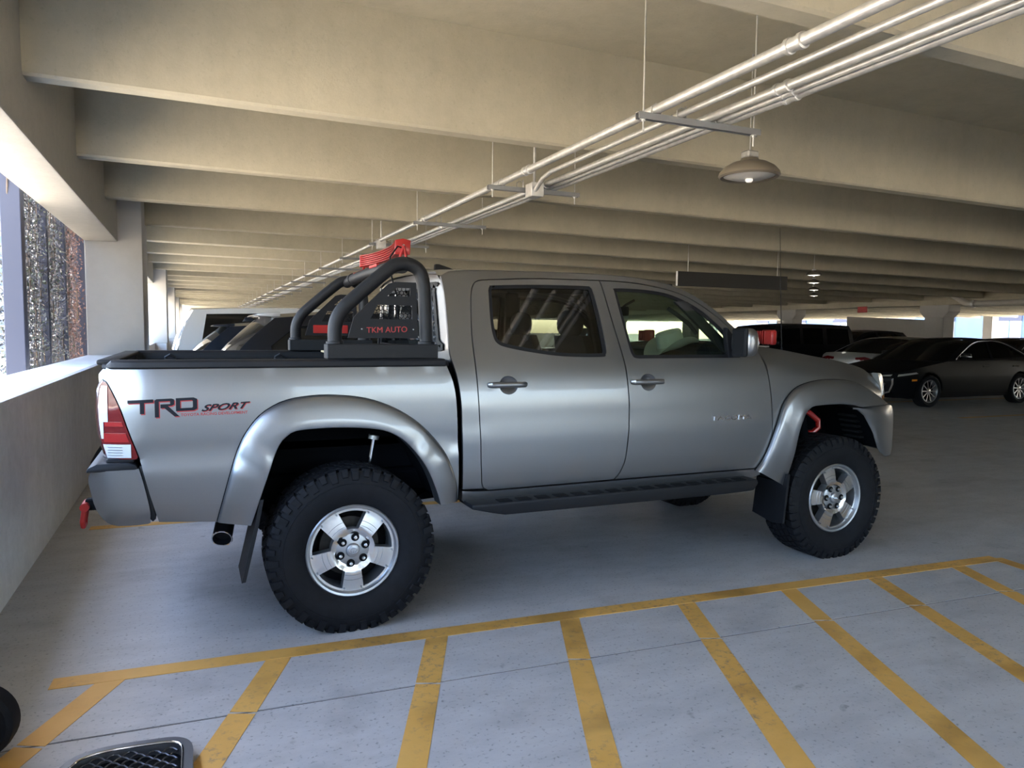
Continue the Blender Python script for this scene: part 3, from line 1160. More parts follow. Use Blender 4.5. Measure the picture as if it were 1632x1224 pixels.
def yfend(x, z):
    # fender rolls inward towards the hood edge
    ze = float(np.interp(x, [p[0] for p in HOOD_E], [p[1] for p in HOOD_E]))
    d = ze - z
    y = YC - hw(x, min(z, 1.25))
    if d < 0.16:
        y += 0.075 * ((0.16 - d) / 0.16) ** 2
    # soft swelling above the arch
    return y


both(panel(fender_o, yfend, (), 0.05, 0.02), 'front_fender', M_SILVER)
rows = []
for x, z in resample(HOOD_E, 20):
    h = YC - yfend(x, z) - 0.004
    rows.append([(x + 0.20 * (1 - t * t) * min(1, max(0, (x - 2.9) / 0.8)) ** 1.5 + 0.14 * (1 - t * t) * max(0, (2.9 - x) / 0.3), YC + h * t,
                  z - 0.004 + 0.028 * (1 - t * t) ** 0.8 + (0.02 if abs(t) < 0.35 and 2.9 < x < 3.5 else 0)) for t in np.linspace(-1, 1, 33)])
G().grid(rows, True).build('hood', M_SILVER, truck)
# black cowl under the windshield
G().box(2.52, 2.80, YC - 0.62, YC + 0.62, 1.36, 1.425, 0.02).build('cowl', M_BPLASTIC, truck)

head_o = smooth([(3.707, 1.235), (3.755, 1.232), (3.80, 1.19), (3.826, 1.10), (3.83, 1.03)], 4) + [(3.80, 1.016), (3.768, 1.016), (3.755, 1.06), (3.738, 1.17)]
for far in (False, True):
    gg = panel(head_o, lambda x, z: ynear(x, z) + 0.002 + 0.5 * max(0, x - 3.77) ** 1.2, (), 0.03, 0.05)
    # front face of the lamp
    rows = []
    for z in np.linspace(1.02, 1.225, 7):
        xe = float(np.interp(z, [1.02, 1.10, 1.19, 1.235], [3.83, 3.826, 3.80, 3.757]))
        y0 = ynear(xe, z) + 0.5 * max(0, xe - 3.77) ** 1.2
        rows.append([(xe + 0.10 * math.sin(t * PI / 2), y0 + 0.36 * t, z) for t in np.linspace(0, 1, 9)])
    gg.grid(rows)
    inner = G()
    inner.lathe([(0.0, 3.868), (0.05, 3.870), (0.062, 3.89), (0.066, 3.90)], 'x', 20, (0, YC - 0.60, 1.12))
    amber = panel([(3.77, 1.03), (3.82, 1.03), (3.822, 1.075), (3.772, 1.075)], lambda x, z: ynear(x, z) - 0.001 + 0.5 * max(0, x - 3.77) ** 1.2, (), 0.03, 0.0)
    if far:
        gg, inner, amber = gg.mirrored(YC), inner.mirrored(YC), amber.mirrored(YC)
    hl = gg.build('headlamp', M_LAMPGLASS, truck)
    amber.build('side_marker', M_AMBER, hl)
    inner.build('reflector', M_CHROME, hl)
# grille
gg = G()
gr = gg
rows = []
for z in np.linspace(1.0, 1.23, 4):
    rows.append([(3.93 + 0.09 * (1 - t * t) - 0.10 * max(0, z - 1.17), YC + 0.50 * t, z) for t in np.linspace(-1, 1, 13)])
gr.grid(rows)
grille = gr.build('grille', M_BMATTE, truck)
for z in (1.03, 1.075, 1.12, 1.165):
    G().tube([(3.945 + 0.09 * (1 - t * t), YC + 0.46 * t, z) for t in np.linspace(-1, 1, 13)], 0.011, 6).build('grille_bar', M_SILVER, grille)
G().tube([(3.945 + 0.09 * (1 - (y / 0.5) ** 2), YC + y, z) for y, z in [(-0.48, 1.02), (-0.45, 1.21), (0.45, 1.21), (0.48, 1.02)]], 0.02, 8, closed=True).build('grille_surround', M_CHROME, grille)

# front bumper lofted round the nose
plan = smooth([(3.38, 0.884), (3.48, 0.893), (3.60, 0.895), (3.72, 0.880), (3.83, 0.835), (3.91, 0.745), (3.965, 0.60), (4.02, 0.35), (4.04, 0.0)], 5)
plan = [(x, -y) for x, y in plan] + [(x, y) for x, y in plan[::-1][1:]]
rows = []
for t in np.linspace(0, 1, 10):
    row = []
    for x, y in plan:
        zt = 1.012 if x < 3.78 else 1.012 - 0.03 * min(1, (x - 3.78) / 0.1)
        zb = float(np.interp(x, [3.38, 3.42, 3.48, 3.57, 3.635, 3.72], [1.000, 0.995, 0.955, 0.836, 0.700, 0.655]))
        z = zt + (zb - zt) * t
        bul = 0.022 * min(1.0, t / 0.18) ** 0.5 - 0.012 * max(0, (t - 0.75) / 0.25) ** 2
        a = math.atan2(y, (x - 3.2) * 1.0)
        fx = max(0, (x - 3.6) / 0.44)
        row.append((x + bul * fx, YC + y * (1 + bul * 0.7 * (1 - fx)), z))
    rows.append(row)
gb = G().grid(rows)
gb.grid([[(x, YC + y, 1.012 if x < 3.78 else 1.012 - 0.03 * min(1, (x - 3.78) / 0.1)) for x, y in plan], [(x - 0.14 * max(0, (x - 3.5) / 0.5), YC + y * 0.86, 1.015) for x, y in plan]], True)
fb = gb.build('front_bumper', M_SILVER, truck)
# dark backing of the bumper behind the arch
# ---- fender flares
FL_R_OUT = smooth([(-0.625, 0.604), (-0.574, 0.796), (-0.532, 0.935), (-0.490, 1.022), (-0.420, 1.105), (-0.320, 1.160), (-0.205, 1.180), (-0.087, 1.182), (0.065, 1.163), (0.204, 1.114), (0.333, 1.034), (0.449, 0.916), (0.508, 0.814), (0.548, 0.700), (0.555, 0.605)])
FL_R_IN = smooth([(-0.478, 0.580), (-0.412, 0.783), (-0.355, 0.944), (-0.309, 1.001), (-0.252, 1.023), (-0.075, 1.028), (0.108, 1.013), (0.203, 0.981), (0.283, 0.920), (0.367, 0.807), (0.420, 0.690), (0.452, 0.598)])


def flare(o_, i_, yf, n=56):
    O, I = resample(o_, n), resample(i_, n)
    prof = [(0.0, -0.002), (0.0, 0.016), (0.02, 0.028), (0.06, 0.035), (0.15, 0.040), (0.4, 0.047), (0.7, 0.053), (0.92, 0.057), (0.985, 0.055), (1.0, 0.047)]
    rows = []
    for t, off in prof:
        rows.append([(O[k][0] + (I[k][0] - O[k][0]) * t, yf(*O[k]) * (1 - t) + yf(*I[k]) * t - off, O[k][1] + (I[k][1] - O[k][1]) * t) for k in range(n)])
    rows.append([(I[k][0], yf(*I[k]) + 0.05, I[k][1]) for k in range(n)])
    gg = G().grid(rows)
    return gg


for (o_, i_, yf_) in ((FL_R_OUT, FL_R_IN, ybed), (FL_F_OUT, FL_F_IN, lambda x, z: YC - hw(min(x, 3.35), z))):
    fa, fb_ = both(flare(o_, i_, yf_), 'fender_flare', M_SILVER, angle=45)
    gap_shadow = G().tube([(x, yf_(x, z) - 0.004, z) for x, z in resample(o_, 50)], 0.0038, 6)  # thin black tube standing in for the gap shadow round the flare
    gap_shadow.build('flare_gap_shadow', M_BMATTE, fa)
    gap_shadow.mirrored(YC).build('flare_gap_shadow', M_BMATTE, fb_)


def well(curve, depth, grow=0.03):
    C = resample(curve, 40)
    cxm = sum(p[0] for p in C) / 40
    rows = []
    for d in (0.0, 0.25, 0.5, depth):
        rows.append([(cxm + (p[0] - cxm) * 1.03, YC - 0.87 + d, p[1] + 0.02) for p in C])
    gg = G().grid(rows)
    # closing plate at the inner end
    gg.grid([[(cxm + (p[0] - cxm) * 1.03, YC - 0.87 + depth, p[1] + 0.02) for p in C], [(p[0], YC - 0.87 + depth, 0.55) for p in C]])
    return gg


both(well(FL_R_IN, 0.42), 'wheel_well', M_UNDER)
both(well(FL_F_IN[:-2] + [(3.40, 1.03), (3.48, 0.97), (3.58, 0.84), (3.64, 0.70)], 0.42), 'wheel_well', M_WELLF if False else M_UNDER)
# vent slots in the front liner
for k in range(5):
    both(G().box(3.50 + 0.016 * k, 3.545 + 0.016 * k, YC - 0.80, YC - 0.66, 0.93 - 0.038 * k, 0.945 - 0.038 * k), 'liner_slot', M_BMATTE)

# ---- pickup bed
BED_FRONT = smooth([(0.500, 1.330), (0.512, 1.30), (0.538, 1.22), (0.552, 1.12), (0.560, 0.93), (0.566, 0.72), (0.566, 0.61)])
LAMP_IN = smooth([(-1.081, 1.268), (-1.066, 1.258), (-1.040, 1.206), (-1.012, 1.137), (-0.982, 1.039), (-0.958, 0.968), (-0.942, 0.917)])
REAR_LOW = [(-0.942, 0.910), (-0.906, 0.751), (-0.872, 0.621)]
arch = [(-0.50, 0.60), (-0.44, 0.79), (-0.385, 0.955), (-0.32, 1.02), (-0.25, 1.045), (-0.075, 1.052), (0.115, 1.035), (0.22, 1.0), (0.305, 0.935), (0.39, 0.815), (0.455, 0.66), (0.47, 0.60)]
bed_o = BED_FRONT + arch[::-1] + [(-0.615, 0.597)] + REAR_LOW[::-1] + LAMP_IN[::-1] + [(-1.086, 1.29), (-1.070, 1.326)]
both(panel(inset(bed_o, 0.002), ybed, (), 0.05, 0.03), 'bed_side', M_SILVER)
# crease highlight is in the pressing itself; inner walls, floor, front wall and tailgate
G().box(-1.04, 0.48, YC - 0.45, YC + 0.45, 0.86, 0.90).box(-1.04, -0.50, YC - 0.72, YC + 0.72, 0.86, 0.899).build('bed_floor', M_LINER, truck)
for k in range(7):
    G().box(-1.03, 0.47, YC - 0.42 + 0.12 * k, YC - 0.36 + 0.12 * k, 0.90, 0.912, 0.004).build('floor_rib', M_LINER, truck)
both(G().box(-1.04, 0.48, YC - 0.745, YC - 0.72, 1.085, 1.325).box(-1.04, -0.50, YC - 0.745, YC - 0.72, 0.88, 1.085), 'bed_inner_wall', M_LINER)
G().box(0.46, 0.495, YC - 0.80, YC + 0.80, 0.80, 1.325).build('bed_front_wall', M_LINER, truck)
tg = G().prism([(-1.10, 0.90), (-1.05, 0.90), (-1.05, 1.335), (-1.075, 1.335), (-1.112, 1.29), (-1.105, 1.1)], 1, YC - 0.70, YC + 0.70, 0.008)
tailgate = tg.build('tailgate', M_SILVER, truck)
G().box(-1.125, -1.10, YC - 0.12, YC + 0.12, 1.16, 1.23, 0.01).build('tailgate_handle', M_BPLASTIC, tailgate)
# rail caps
cap = G()
pr = [(0.0, 1.318), (-0.012, 1.326), (-0.008, 1.348), (0.006, 1.357), (0.115, 1.357), (0.130, 1.345), (0.130, 1.305), (0.118, 1.305)]
rows = []
for x in list(np.linspace(-1.088, -0.95, 8)) + [-0.5, 0.0, 0.49, 0.515]:
    e = ybed(x, 1.322) - 0.006
    k = 1.0 if -1.06 < x < 0.5 else 0.6
    rows.append([(x, e + (p if j < 4 else p) + (0.02 if k < 1 else 0), 1.318 + (z - 1.318) * (1 if k == 1 else 0.55)) for j, (p, z) in enumerate(pr)])
cap.grid(rows, True)
n = len(pr)
cap.f.append(tuple(range(n)))
cap.f.append(tuple(range(len(cap.v) - n, len(cap.v)))[::-1])
both(cap, 'bed_rail_cap', M_BPLASTIC)
G().box(-1.115, -1.03, YC - 0.74, YC + 0.74, 1.333, 1.357, 0.009, 2).build('tailgate_cap', M_BPLASTIC, tailgate)
G().box(0.44, 0.515, YC - 0.74, YC + 0.74, 1.320, 1.352, 0.008, 2).build('bulkhead_cap', M_BPLASTIC, truck)
# deck rails and cleats
dr = G().box(-0.98, 0.44, YC - 0.712, YC - 0.68, 1.262, 1.31, 0.005)
for r_, cx in zip(both(dr, 'deck_rail', M_BMATTE), (1, -1)):
    for xx in (-0.85, -0.18):
        gg = G()
        gg.box(xx - 0.035, xx + 0.035, YC - 0.70, YC - 0.655, 1.278, 1.315, 0.008)
        gg.tube([(xx - 0.03, YC - 0.66, 1.315), (xx, YC - 0.65, 1.335), (xx + 0.03, YC - 0.66, 1.315)], 0.008, 8)
        (gg if cx == 1 else gg.mirrored(YC)).build('cleat', M_BPLASTIC, r_)

# ---- tail lamps
LAMP_OUT = smooth([(-1.081, 1.268), (-1.095, 1.25), (-1.106, 1.20), (-1.110, 1.13), (-1.106, 1.06), (-1.098, 1.00), (-1.078, 0.925)])
lamp_o = LAMP_OUT + [(-1.06, 0.917), (-0.955, 0.914)] + LAMP_IN[::-1][1:]


def ylamp(x, z):
    return ybed(x, z) - 0.004


def clip_band(z0, z1, x0=-9, x1=9, d=0.006):
    poly = []
    zs = np.linspace(z0, z1, 8)
    lo = [(p[1], p[0]) for p in sorted(LAMP_OUT, key=lambda q: q[1])]
    li = [(p[1], p[0]) for p in sorted(LAMP_IN, key=lambda q: q[1])]
    L = [(max(x0, float(np.interp(z, [a for a, b in lo], [b for a, b in lo])) + d), z) for z in zs]
    R_ = [(min(x1, float(np.interp(z, [a for a, b in li], [b for a, b in li])) - d), z) for z in zs]
    return L[::-1] + R_


for far in (False, True):
    f = (lambda q: q.mirrored(YC)) if far else (lambda q: q)
    lampb = panel(inset(lamp_o, 0.003), ylamp, (), 0.025, 0.02)
    # rear-facing return of the lamp
    LO = resample(LAMP_OUT, 14)
    lampb.grid([[(x, ylamp(x, z), z) for x, z in LO], [(x - 0.012, ylamp(x, z) + 0.05, z) for x, z in LO], [(x - 0.010, ylamp(x, z) + 0.14, z) for x, z in LO]])
    tl = f(lampb).build('tail_lamp', M_REDLENS, truck)
    f(panel(clip_band(1.085, 1.245, x1=-1.066), ylamp, (), 0.02, 0.004, 0.004)).build('clear_upper_lens', M_CLEARLENS, tl)
    f(panel(clip_band(1.01, 1.085, x1=-1.085), ylamp, (), 0.02, 0.004, 0.004)).build('clear_lower_lens', M_CLEARLENS, tl)
    f(panel(clip_band(0.995, 1.035, d=0.014), ylamp, (), 0.02, 0.003, 0.003)).build('brake_lens', M_REDBRIGHT, tl)
    f(panel(clip_band(1.065, 1.085, x0=-1.08, d=0.014), ylamp, (), 0.02, 0.003, 0.003)).build('marker_lens', M_REDBRIGHT, tl)
    f(panel(clip_band(0.925, 0.985, x1=-0.975, d=0.006), ylamp, (), 0.02, 0.004, 0.004)).build('reverse_lens', M_CLEARLENS, tl)
    for q in range(4):
        zz = 0.935 + 0.012 * q
        f(panel([(-1.068, zz), (-1.01, zz), (-1.01, zz + 0.0035), (-1.07, zz + 0.0035)], ylamp, (), 0.03, 0.002, 0.0065)).build('lens_rib', M_ALLOYP, tl)

# ---- rear bumper
bump_o = smooth([(-1.110, 0.872), (-0.965, 0.872), (-0.942, 0.862), (-0.908, 0.700), (-0.906, 0.640), (-0.916, 0.620), (-1.02, 0.621), (-1.075, 0.640), (-1.118, 0.70), (-1.142, 0.79), (-1.146, 0.85), (-1.110, 0.872)], 3)


def ybump(x, z):
    d = max(0.0, -1.03 - x)
    return YC - 0.885 + 0.7 * d * d / 0.12 * 0.5 + 0.02 * max(0, (0.70 - z) / 0.1) ** 2


for far in (False, True):
    gg = panel(bump_o, ybump, (), 0.035, 0.05)
    if far:
        gg = gg.mirrored(YC)
    rbump = gg.build('rear_bumper_corner', M_SILVER, truck)
mid = G()
rows = []
back = [(-1.146, 0.87), (-1.150, 0.80), (-1.12, 0.70), (-1.06, 0.645)]
rb_plan = [(-0.84, 0.02), (-0.78, 0.0), (-0.6, -0.02), (-0.3, -0.03), (0, -0.035), (0.3, -0.03), (0.6, -0.02), (0.78, 0.0), (0.84, 0.02)]
rows = [[(x + dx, YC + y, z) for y, dx in rb_plan] for x, z in back]
mid.grid(rows, True)
rear_bumper = mid.build('rear_bumper', M_SILVER, truck)
pad = G()
pad.prism([(-1.155, 0.868), (-0.946, 0.868), (-0.955, 0.892), (-0.985, 0.905), (-1.11, 0.905), (-1.145, 0.890)], 1, YC - 0.88, YC + 0.88, 0.008)
pad.build('step_pad', M_BPLASTIC, rear_bumper)
edge = G().prism([(-0.944, 0.885), (-0.926, 0.885), (-0.882, 0.640), (-0.895, 0.628), (-0.906, 0.64), (-0.912, 0.71)], 1, YC - 0.872, YC - 0.78, 0.003)
both(edge, 'bumper_gap_trim', M_BPLASTIC)
G().box(-1.10, -0.95, YC - 0.60, YC + 0.60, 0.64, 0.70, 0.01).build('bumper_beam', M_UNDER, truck)
blk = G().box(-1.075, -0.965, YC - 0.86, YC - 0.78, 0.902, 0.922, 0.005)
both(blk, 'lamp_bracket', M_BPLASTIC)
# red tow shackles
for yy in (0.30, 1.50):
    gs = G()
    gs.tube([(-1.19, yy - 0.035, 0.66), (-1.20, yy - 0.037, 0.60), (-1.20, yy - 0.02, 0.575), (-1.20, yy + 0.02, 0.575), (-1.20, yy + 0.037, 0.60), (-1.19, yy + 0.035, 0.66)], 0.013, 10)
    gs.lathe([(0.0, yy - 0.055), (0.02, yy - 0.055), (0.02, yy + 0.055), (0, yy + 0.055)], 'y', 14, (-1.19, 0, 0.668))
    sh = gs.build('tow_shackle', M_RED, truck)
    G().box(-1.19, -1.08, yy - 0.02, yy + 0.02, 0.645, 0.70, 0.006).build('shackle_mount', M_BMATTE, sh)

# ---- exhaust tip
ex = G()
ex.tube([(0.10, 0.62, 0.66), (-0.28, 0.60, 0.64), (-0.46, 0.56, 0.61), (-0.54, 0.48, 0.575), (-0.575, 0.38, 0.53), (-0.60, 0.25, 0.46)], 0.047, 20, cap=False)
ex.tube([(-0.588, 0.315, 0.495), (-0.592, 0.285, 0.479)], 0.044, 20, cap=True)
exo = ex.build('exhaust_pipe', M_BPLASTIC, truck)
d = (Vector((-0.60, 0.25, 0.46)) - Vector((-0.575, 0.38, 0.53))).normalized()
a = d.cross(Vector((0, 0, 1))).normalized()
b = d.cross(a)
ring = [Vector((-0.60, 0.25, 0.46)) + 0.0475 * (math.cos(t) * a + math.sin(t) * b) for t in np.linspace(0, 2 * PI, 25)[:-1]]
G().tube(ring, 0.004, 8, closed=True).build('exhaust_rim', M_CHROME, exo)

# ---- mud flaps
mf = G()
path = [(-0.432, 0.70), (-0.455, 0.58), (-0.485, 0.45), (-0.512, 0.335), (-0.518, 0.312)]
rows = []
for x, z in path:
    rows.append([(x - 0.008, -0.028, z), (x - 0.008, 0.25, z), (x + 0.010, 0.25, z + 0.003), (x + 0.010, -0.028, z + 0.003), (x - 0.008, -0.028, z)])
mf.grid(rows)
mf.f.append((16 + 4, 17 + 4 - 1, 18 + 4 - 1, 19 + 4 - 1))
both(mf, 'mud_flap', M_BPLASTIC)
mf = G()
path = [(2.795, 0.60), (2.782, 0.48), (2.768, 0.36), (2.76, 0.27)]
rows = []
for i, (x, z) in enumerate(path):
    y0, y1 = (-0.040, 0.24)
    zi = 0.03 if i == 3 else 0
    rows.append([(x - 0.008, y0, z + zi * 0.4), (x - 0.008, 0.06, z), (x - 0.008, y1, z + zi), (x + 0.008, y1, z + zi), (x + 0.008, 0.06, z), (x + 0.008, y0, z + zi * 0.4), (x - 0.008, y0, z + zi * 0.4)])
mf.grid(rows)
both(mf, 'mud_flap', M_BPLASTIC)

# ---- running boards
rbx = G()
prof_y = (-0.085, 0.10)
rb_o = [(0.60, 0.600), (2.495, 0.600), (2.505, 0.575), (2.47, 0.53), (2.24, 0.524), (0.79, 0.530), (0.72, 0.545), (0.60, 0.575)]
rbx.prism(rb_o, 1, -0.085, 0.12, 0.010)
rb_, rb2 = both(rbx, 'running_board', M_BPLASTIC)
for o_, far in ((rb_, False), (rb2, True)):
    for k in range(15):
        x = 0.76 + 0.113 * k
        gg = G().box(x, x + 0.075, -0.075, -0.012, 0.598, 0.604, 0.002)
        (gg.mirrored(YC) if far else gg).build('tread_pad', M_BMATTE, o_)
    for x in (0.9, 1.55, 2.2):
        gg = G().box(x - 0.03, x + 0.03, 0.05, 0.35, 0.55, 0.60, 0.005)
        (gg.mirrored(YC) if far else gg).build('bracket', M_UNDER, o_)

# ---- underbody: frame rails, cross members, floor pan, tank, axle, springs
for yy in (0.42, 1.38):
    G().box(-0.95, 3.75, yy - 0.05, yy + 0.05, 0.60, 0.73, 0.01).build('frame_rail', M_UNDER, truck)
for xx in (-0.8, 0.5, 1.6, 2.5, 3.6):
    G().box(xx - 0.06, xx + 0.06, 0.42, 1.38, 0.60, 0.68).build('cross_member', M_UNDER, truck)
G().box(0.60, 2.70, YC - 0.80, YC + 0.80, 0.64, 0.70).build('floor_pan', M_UNDER, truck)
G().box(0.7, 1.7, 0.50, 1.1, 0.48, 0.63, 0.04).build('fuel_tank', M_UNDER, truck)
G().box(-0.95, 0.5, YC - 0.42, YC + 0.42, 0.76, 0.82).build('bed_pan', M_UNDER, truck)
ax = G().tube([(0, 0.15, 0.405), (0, 1.65, 0.405)], 0.045, 16)
ax.lathe([(0.0, -0.14), (0.10, -0.12), (0.14, 0.0), (0.10, 0.12), (0.0, 0.14)], 'x', 20, (0, YC, 0.405))
ax.build('rear_axle', M_UNDER, truck)
for yy in (0.36, 1.44):
    gl_ = G()
    for k in range(4):
        L_ = 0.62 - 0.12 * k
        gl_.grid([[(x, yy - 0.03, 0.50 + 0.18 * (x / 0.62) ** 2 - 0.012 * k) for x in np.linspace(-L_, L_, 11)], [(x, yy + 0.03, 0.50 + 0.18 * (x / 0.62) ** 2 - 0.012 * k) for x in np.linspace(-L_, L_, 11)]])
    gl_.build('leaf_spring', M_UNDER, truck)
ds = G().tube([(0.14, YC, 0.42), (2.2, YC, 0.55)], 0.035, 12)
ds.build('drive_shaft', M_UNDER, truck)
for s_ in (0, 1):
    sh_ = G().tube([(0.10, 0.30, 0.50), (0.175, 0.30, 0.93)], 0.011, 10)
    sb_ = G().tube([(0.06, 0.30, 0.36), (0.145, 0.30, 0.76)], 0.026, 12)
    cap_ = G().tube([(0.172, 0.30, 0.915), (0.176, 0.30, 0.935)], 0.03, 12)
    if s_:
        sh_, sb_, cap_ = sh_.mirrored(YC), sb_.mirrored(YC), cap_.mirrored(YC)
    so = sb_.build('shock_absorber', M_BMATTE, truck)
    sh_.build('shock_rod', M_CHROME, so)
    cap_.build('shock_mount', M_STEEL, so)
# front suspension: red upper arm, knuckle, coil-over
for s_ in (0, 1):
    arm = G().tube([(3.20, 0.34, 0.985), (3.25, 0.26, 0.955), (3.31, 0.235, 0.90), (3.315, 0.235, 0.85), (3.27, 0.24, 0.815), (3.20, 0.30, 0.805), (3.12, 0.36, 0.81)], 0.020, 10)
    kn = G().tube([(3.10, 0.18, 0.93), (3.16, 0.20, 0.70), (3.22, 0.22, 0.42)], [0.03, 0.045, 0.06], 12)
    coil = G().tube([(3.22 + 0.055 * math.cos(t), 0.34 + 0.055 * math.sin(t), 0.62 + 0.34 * t / (14 * PI)) for t in np.linspace(0, 14 * PI, 140)], 0.009, 6)
    lower = G().tube([(3.05, 0.50, 0.45), (3.22, 0.20, 0.36), (3.40, 0.50, 0.45)], 0.03, 10)
    if s_:
        arm, kn, coil, lower = [q.mirrored(YC) for q in (arm, kn, coil, lower)]
    arm.build('control_arm', M_RED, truck)
    kn.build('knuckle', M_UNDER, truck)
    coil.build('coil_spring', M_BMATTE, truck)
    lower.build('lower_arm', M_UNDER, truck)

# ---- wheels
R_T, ZC, TW = 0.417, 0.405, 0.275


def make_wheel(root, tyre_r, tyre_w, rim_r, style='truck', lug=True, blocks=True):
    """wheel in local coordinates: axle along y, outer face at -y; outer rim face at y = 0"""
    ymid = tyre_w / 2 - 0.035
    h = tyre_w / 2
    g_ = G()
    prof = [(rim_r - 0.004, -0.002), (rim_r + 0.012, -0.014), (rim_r + 0.05, ymid - h * 0.97), (rim_r + (tyre_r - rim_r) * 0.55, ymid - h), (tyre_r - 0.035, ymid - h * 0.93), (tyre_r - 0.012, ymid - h * 0.82),
            (tyre_r - 0.010, ymid - h * 0.5), (tyre_r - 0.010, ymid + h * 0.5), (tyre_r - 0.012, ymid + h * 0.82), (tyre_r - 0.035, ymid + h * 0.93), (rim_r + (tyre_r - rim_r) * 0.55, ymid + h), (rim_r + 0.01, ymid + h * 0.8), (rim_r - 0.02, ymid + h * 0.7)]
    g_.lathe(prof, 'y', 64)

    def block(a0, a1, y0, y1, r0, r1, skew=0.0):
        vs_ = []
        for r in (r0, r1):
            for (a, y, sk) in ((a0, y0, 0), (a1, y0, 0), (a1, y1, skew), (a0, y1, skew)):
                vs_.append((r * math.cos(a + sk), y, r * math.sin(a + sk)))
        g_.add(vs_, [(0, 1, 2, 3), (7, 6, 5, 4), (0, 4, 5, 1), (1, 5, 6, 2), (2, 6, 7, 3), (3, 7, 4, 0)])
    if blocks:
        N = 46
        da = 2 * PI / N
        rs = random.Random(3)
        for k_ in range(N):
            a = k_ * da
            for sgn in (-1, 1):
                y0 = ymid + sgn * h * 0.90
                y1 = ymid + sgn * h * 0.56
                sh_ = (0.08 if k_ % 2 else 0.0)
                # tread shoulder block
                block(a, a + da * 0.74, min(y0, y1), max(y0, y1), tyre_r - 0.014, tyre_r + (0 if k_ % 2 else -0.001), da * 0.12 * sgn)
                # side biter running down the sidewall
                vs_ = []
                a0, a1 = a + da * 0.06, a + da * (0.68 if k_ % 2 else 0.56)
                depth = 0.055 if k_ % 2 else 0.038
                for (r, y) in ((tyre_r - 0.001, ymid + sgn * h * 0.90), (tyre_r - 0.012, ymid + sgn * h * 0.965), (tyre_r - depth, ymid + sgn * h * 1.012), (tyre_r - depth - 0.004, ymid + sgn * h * 0.97), (tyre_r - 0.03, ymid + sgn * h * 0.85)):
                    for aa in (a0, a1):
                        vs_.append((r * math.cos(aa), y, r * math.sin(aa)))
                fs = [(0, 1, 3, 2), (2, 3, 5, 4), (4, 5, 7, 6), (0, 2, 4, 6, 8), (1, 9, 7, 5, 3), (0, 8, 9, 1)]
                g_.add(vs_, fs if sgn < 0 else [f[::-1] for f in fs])
            for (q0, q1, s0) in ((-0.50, -0.20, 0.25), (-0.14, 0.14, 0.6), (0.20, 0.50, 0.0)):
                block(a + s0 * da, a + s0 * da + da * 0.72, ymid + h * q0, ymid + h * q1, tyre_r - 0.014, tyre_r + 0.001, da * 0.25)
        # raised sidewall ring
        g_.tube([((tyre_r - 0.075) * math.cos(t), ymid - h * 0.985, (tyre_r - 0.075) * math.sin(t)) for t in np.linspace(0, 2 * PI, 65)[:-1]], 0.003, 6, closed=True)
    g_.build('tyre', M_RUBBER, root, shift=False, angle=28)

    # rim barrel
    b_ = G().lathe([(rim_r - 0.004, -0.004), (rim_r, -0.010), (rim_r - 0.006, -0.016), (rim_r - 0.016, -0.013), (rim_r - 0.022, 0.004), (rim_r - 0.03, 0.03), (rim_r - 0.035, 0.10), (rim_r - 0.03, tyre_w * 0.8)], 'y', 56)
    b_.build('rim_barrel', M_ALLOYP, root, shift=False)
    if style == 'truck':
        ro, ri = rim_r - 0.020, 0.0
        holes = []
        for k_ in range(5):
            c_ = math.radians(90 + 72 * k_)
            ho = [(0.199 * math.cos(c_ + t), 0.199 * math.sin(c_ + t)) for t in np.radians(np.linspace(-20.5, 20.5, 7))]
            hi = [(0.110 * math.cos(c_ + t), 0.110 * math.sin(c_ + t)) for t in np.radians(np.linspace(14.5, -14.5, 5))]
            holes.append(ho + hi)
        disc = [((rim_r - 0.018) * math.cos(t), (rim_r - 0.018) * math.sin(t)) for t in np.linspace(0, 2 * PI, 73)[:-1]]

        def depth(r):
            return float(np.interp(r, [0.0, 0.085, 0.105, 0.15, 0.20, 0.235], [0.012, 0.012, -0.002, 0.003, 0.009, 0.006]))
        V, F, bd = fill(disc, holes, 0.018)
        P = [(x, depth(math.hypot(x, z)), z) for x, z in V]
        gf = G().add(P, F)
        used = sorted({i for e in bd for i in e})
        ix = {q: j for j, q in enumerate(used)}
        n_ = len(used)
        outer = [P[q] for q in used]
        innr = []
        for q in used:
            x, z = V[q]
            innr.append((x * 0.985, P[q][1] + 0.055, z * 0.985))
        face = gf.build('spoke_face', M_ALLOY, root, shift=False)
        G().add(outer + innr, [(ix[b_2], ix[a_2], ix[a_2] + n_, ix[b_2] + n_) for a_2, b_2 in bd]).build('spoke_side', M_ALLOYP, face, shift=False)
        # turned grooves on spokes
        for rr in (0.128, 0.152):
            for k_ in range(5):
                c_ = math.radians(126 + 72 * k_)
                w_ = math.radians(18)
                gv = G().tube([(rr * math.cos(c_ + t), depth(rr) - 0.0004, rr * math.sin(c_ + t)) for t in np.linspace(-w_, w_, 10)], 0.0011, 5)
                gv.build('turned_groove', M_ALLOYP, face, shift=False)
        for k_ in range(10):
            c_ = math.radians(126 + 72 * (k_ // 2)) + math.radians(12.5 if k_ % 2 else -12.5)
            G().lathe([(0, -0.004), (0.0035, -0.004), (0.0045, -0.002), (0.0045, 0.003)], 'y', 8, (0.200 * math.cos(c_), 0, 0.200 * math.sin(c_))).build('rim_bolt', M_ALLOYP, face, shift=False)
        hub = G().lathe([(0.0, 0.004), (0.055, 0.004), (0.078, 0.0105), (0.09, 0.014)], 'y', 40).build('hub', M_ALLOYP, root, shift=False)
        cc = G().lathe([(0.0, -0.012), (0.025, -0.012), (0.032, -0.008), (0.036, 0.004)], 'y', 32).build('center_cap', M_ALLOYP, root, shift=False)
        em = G()
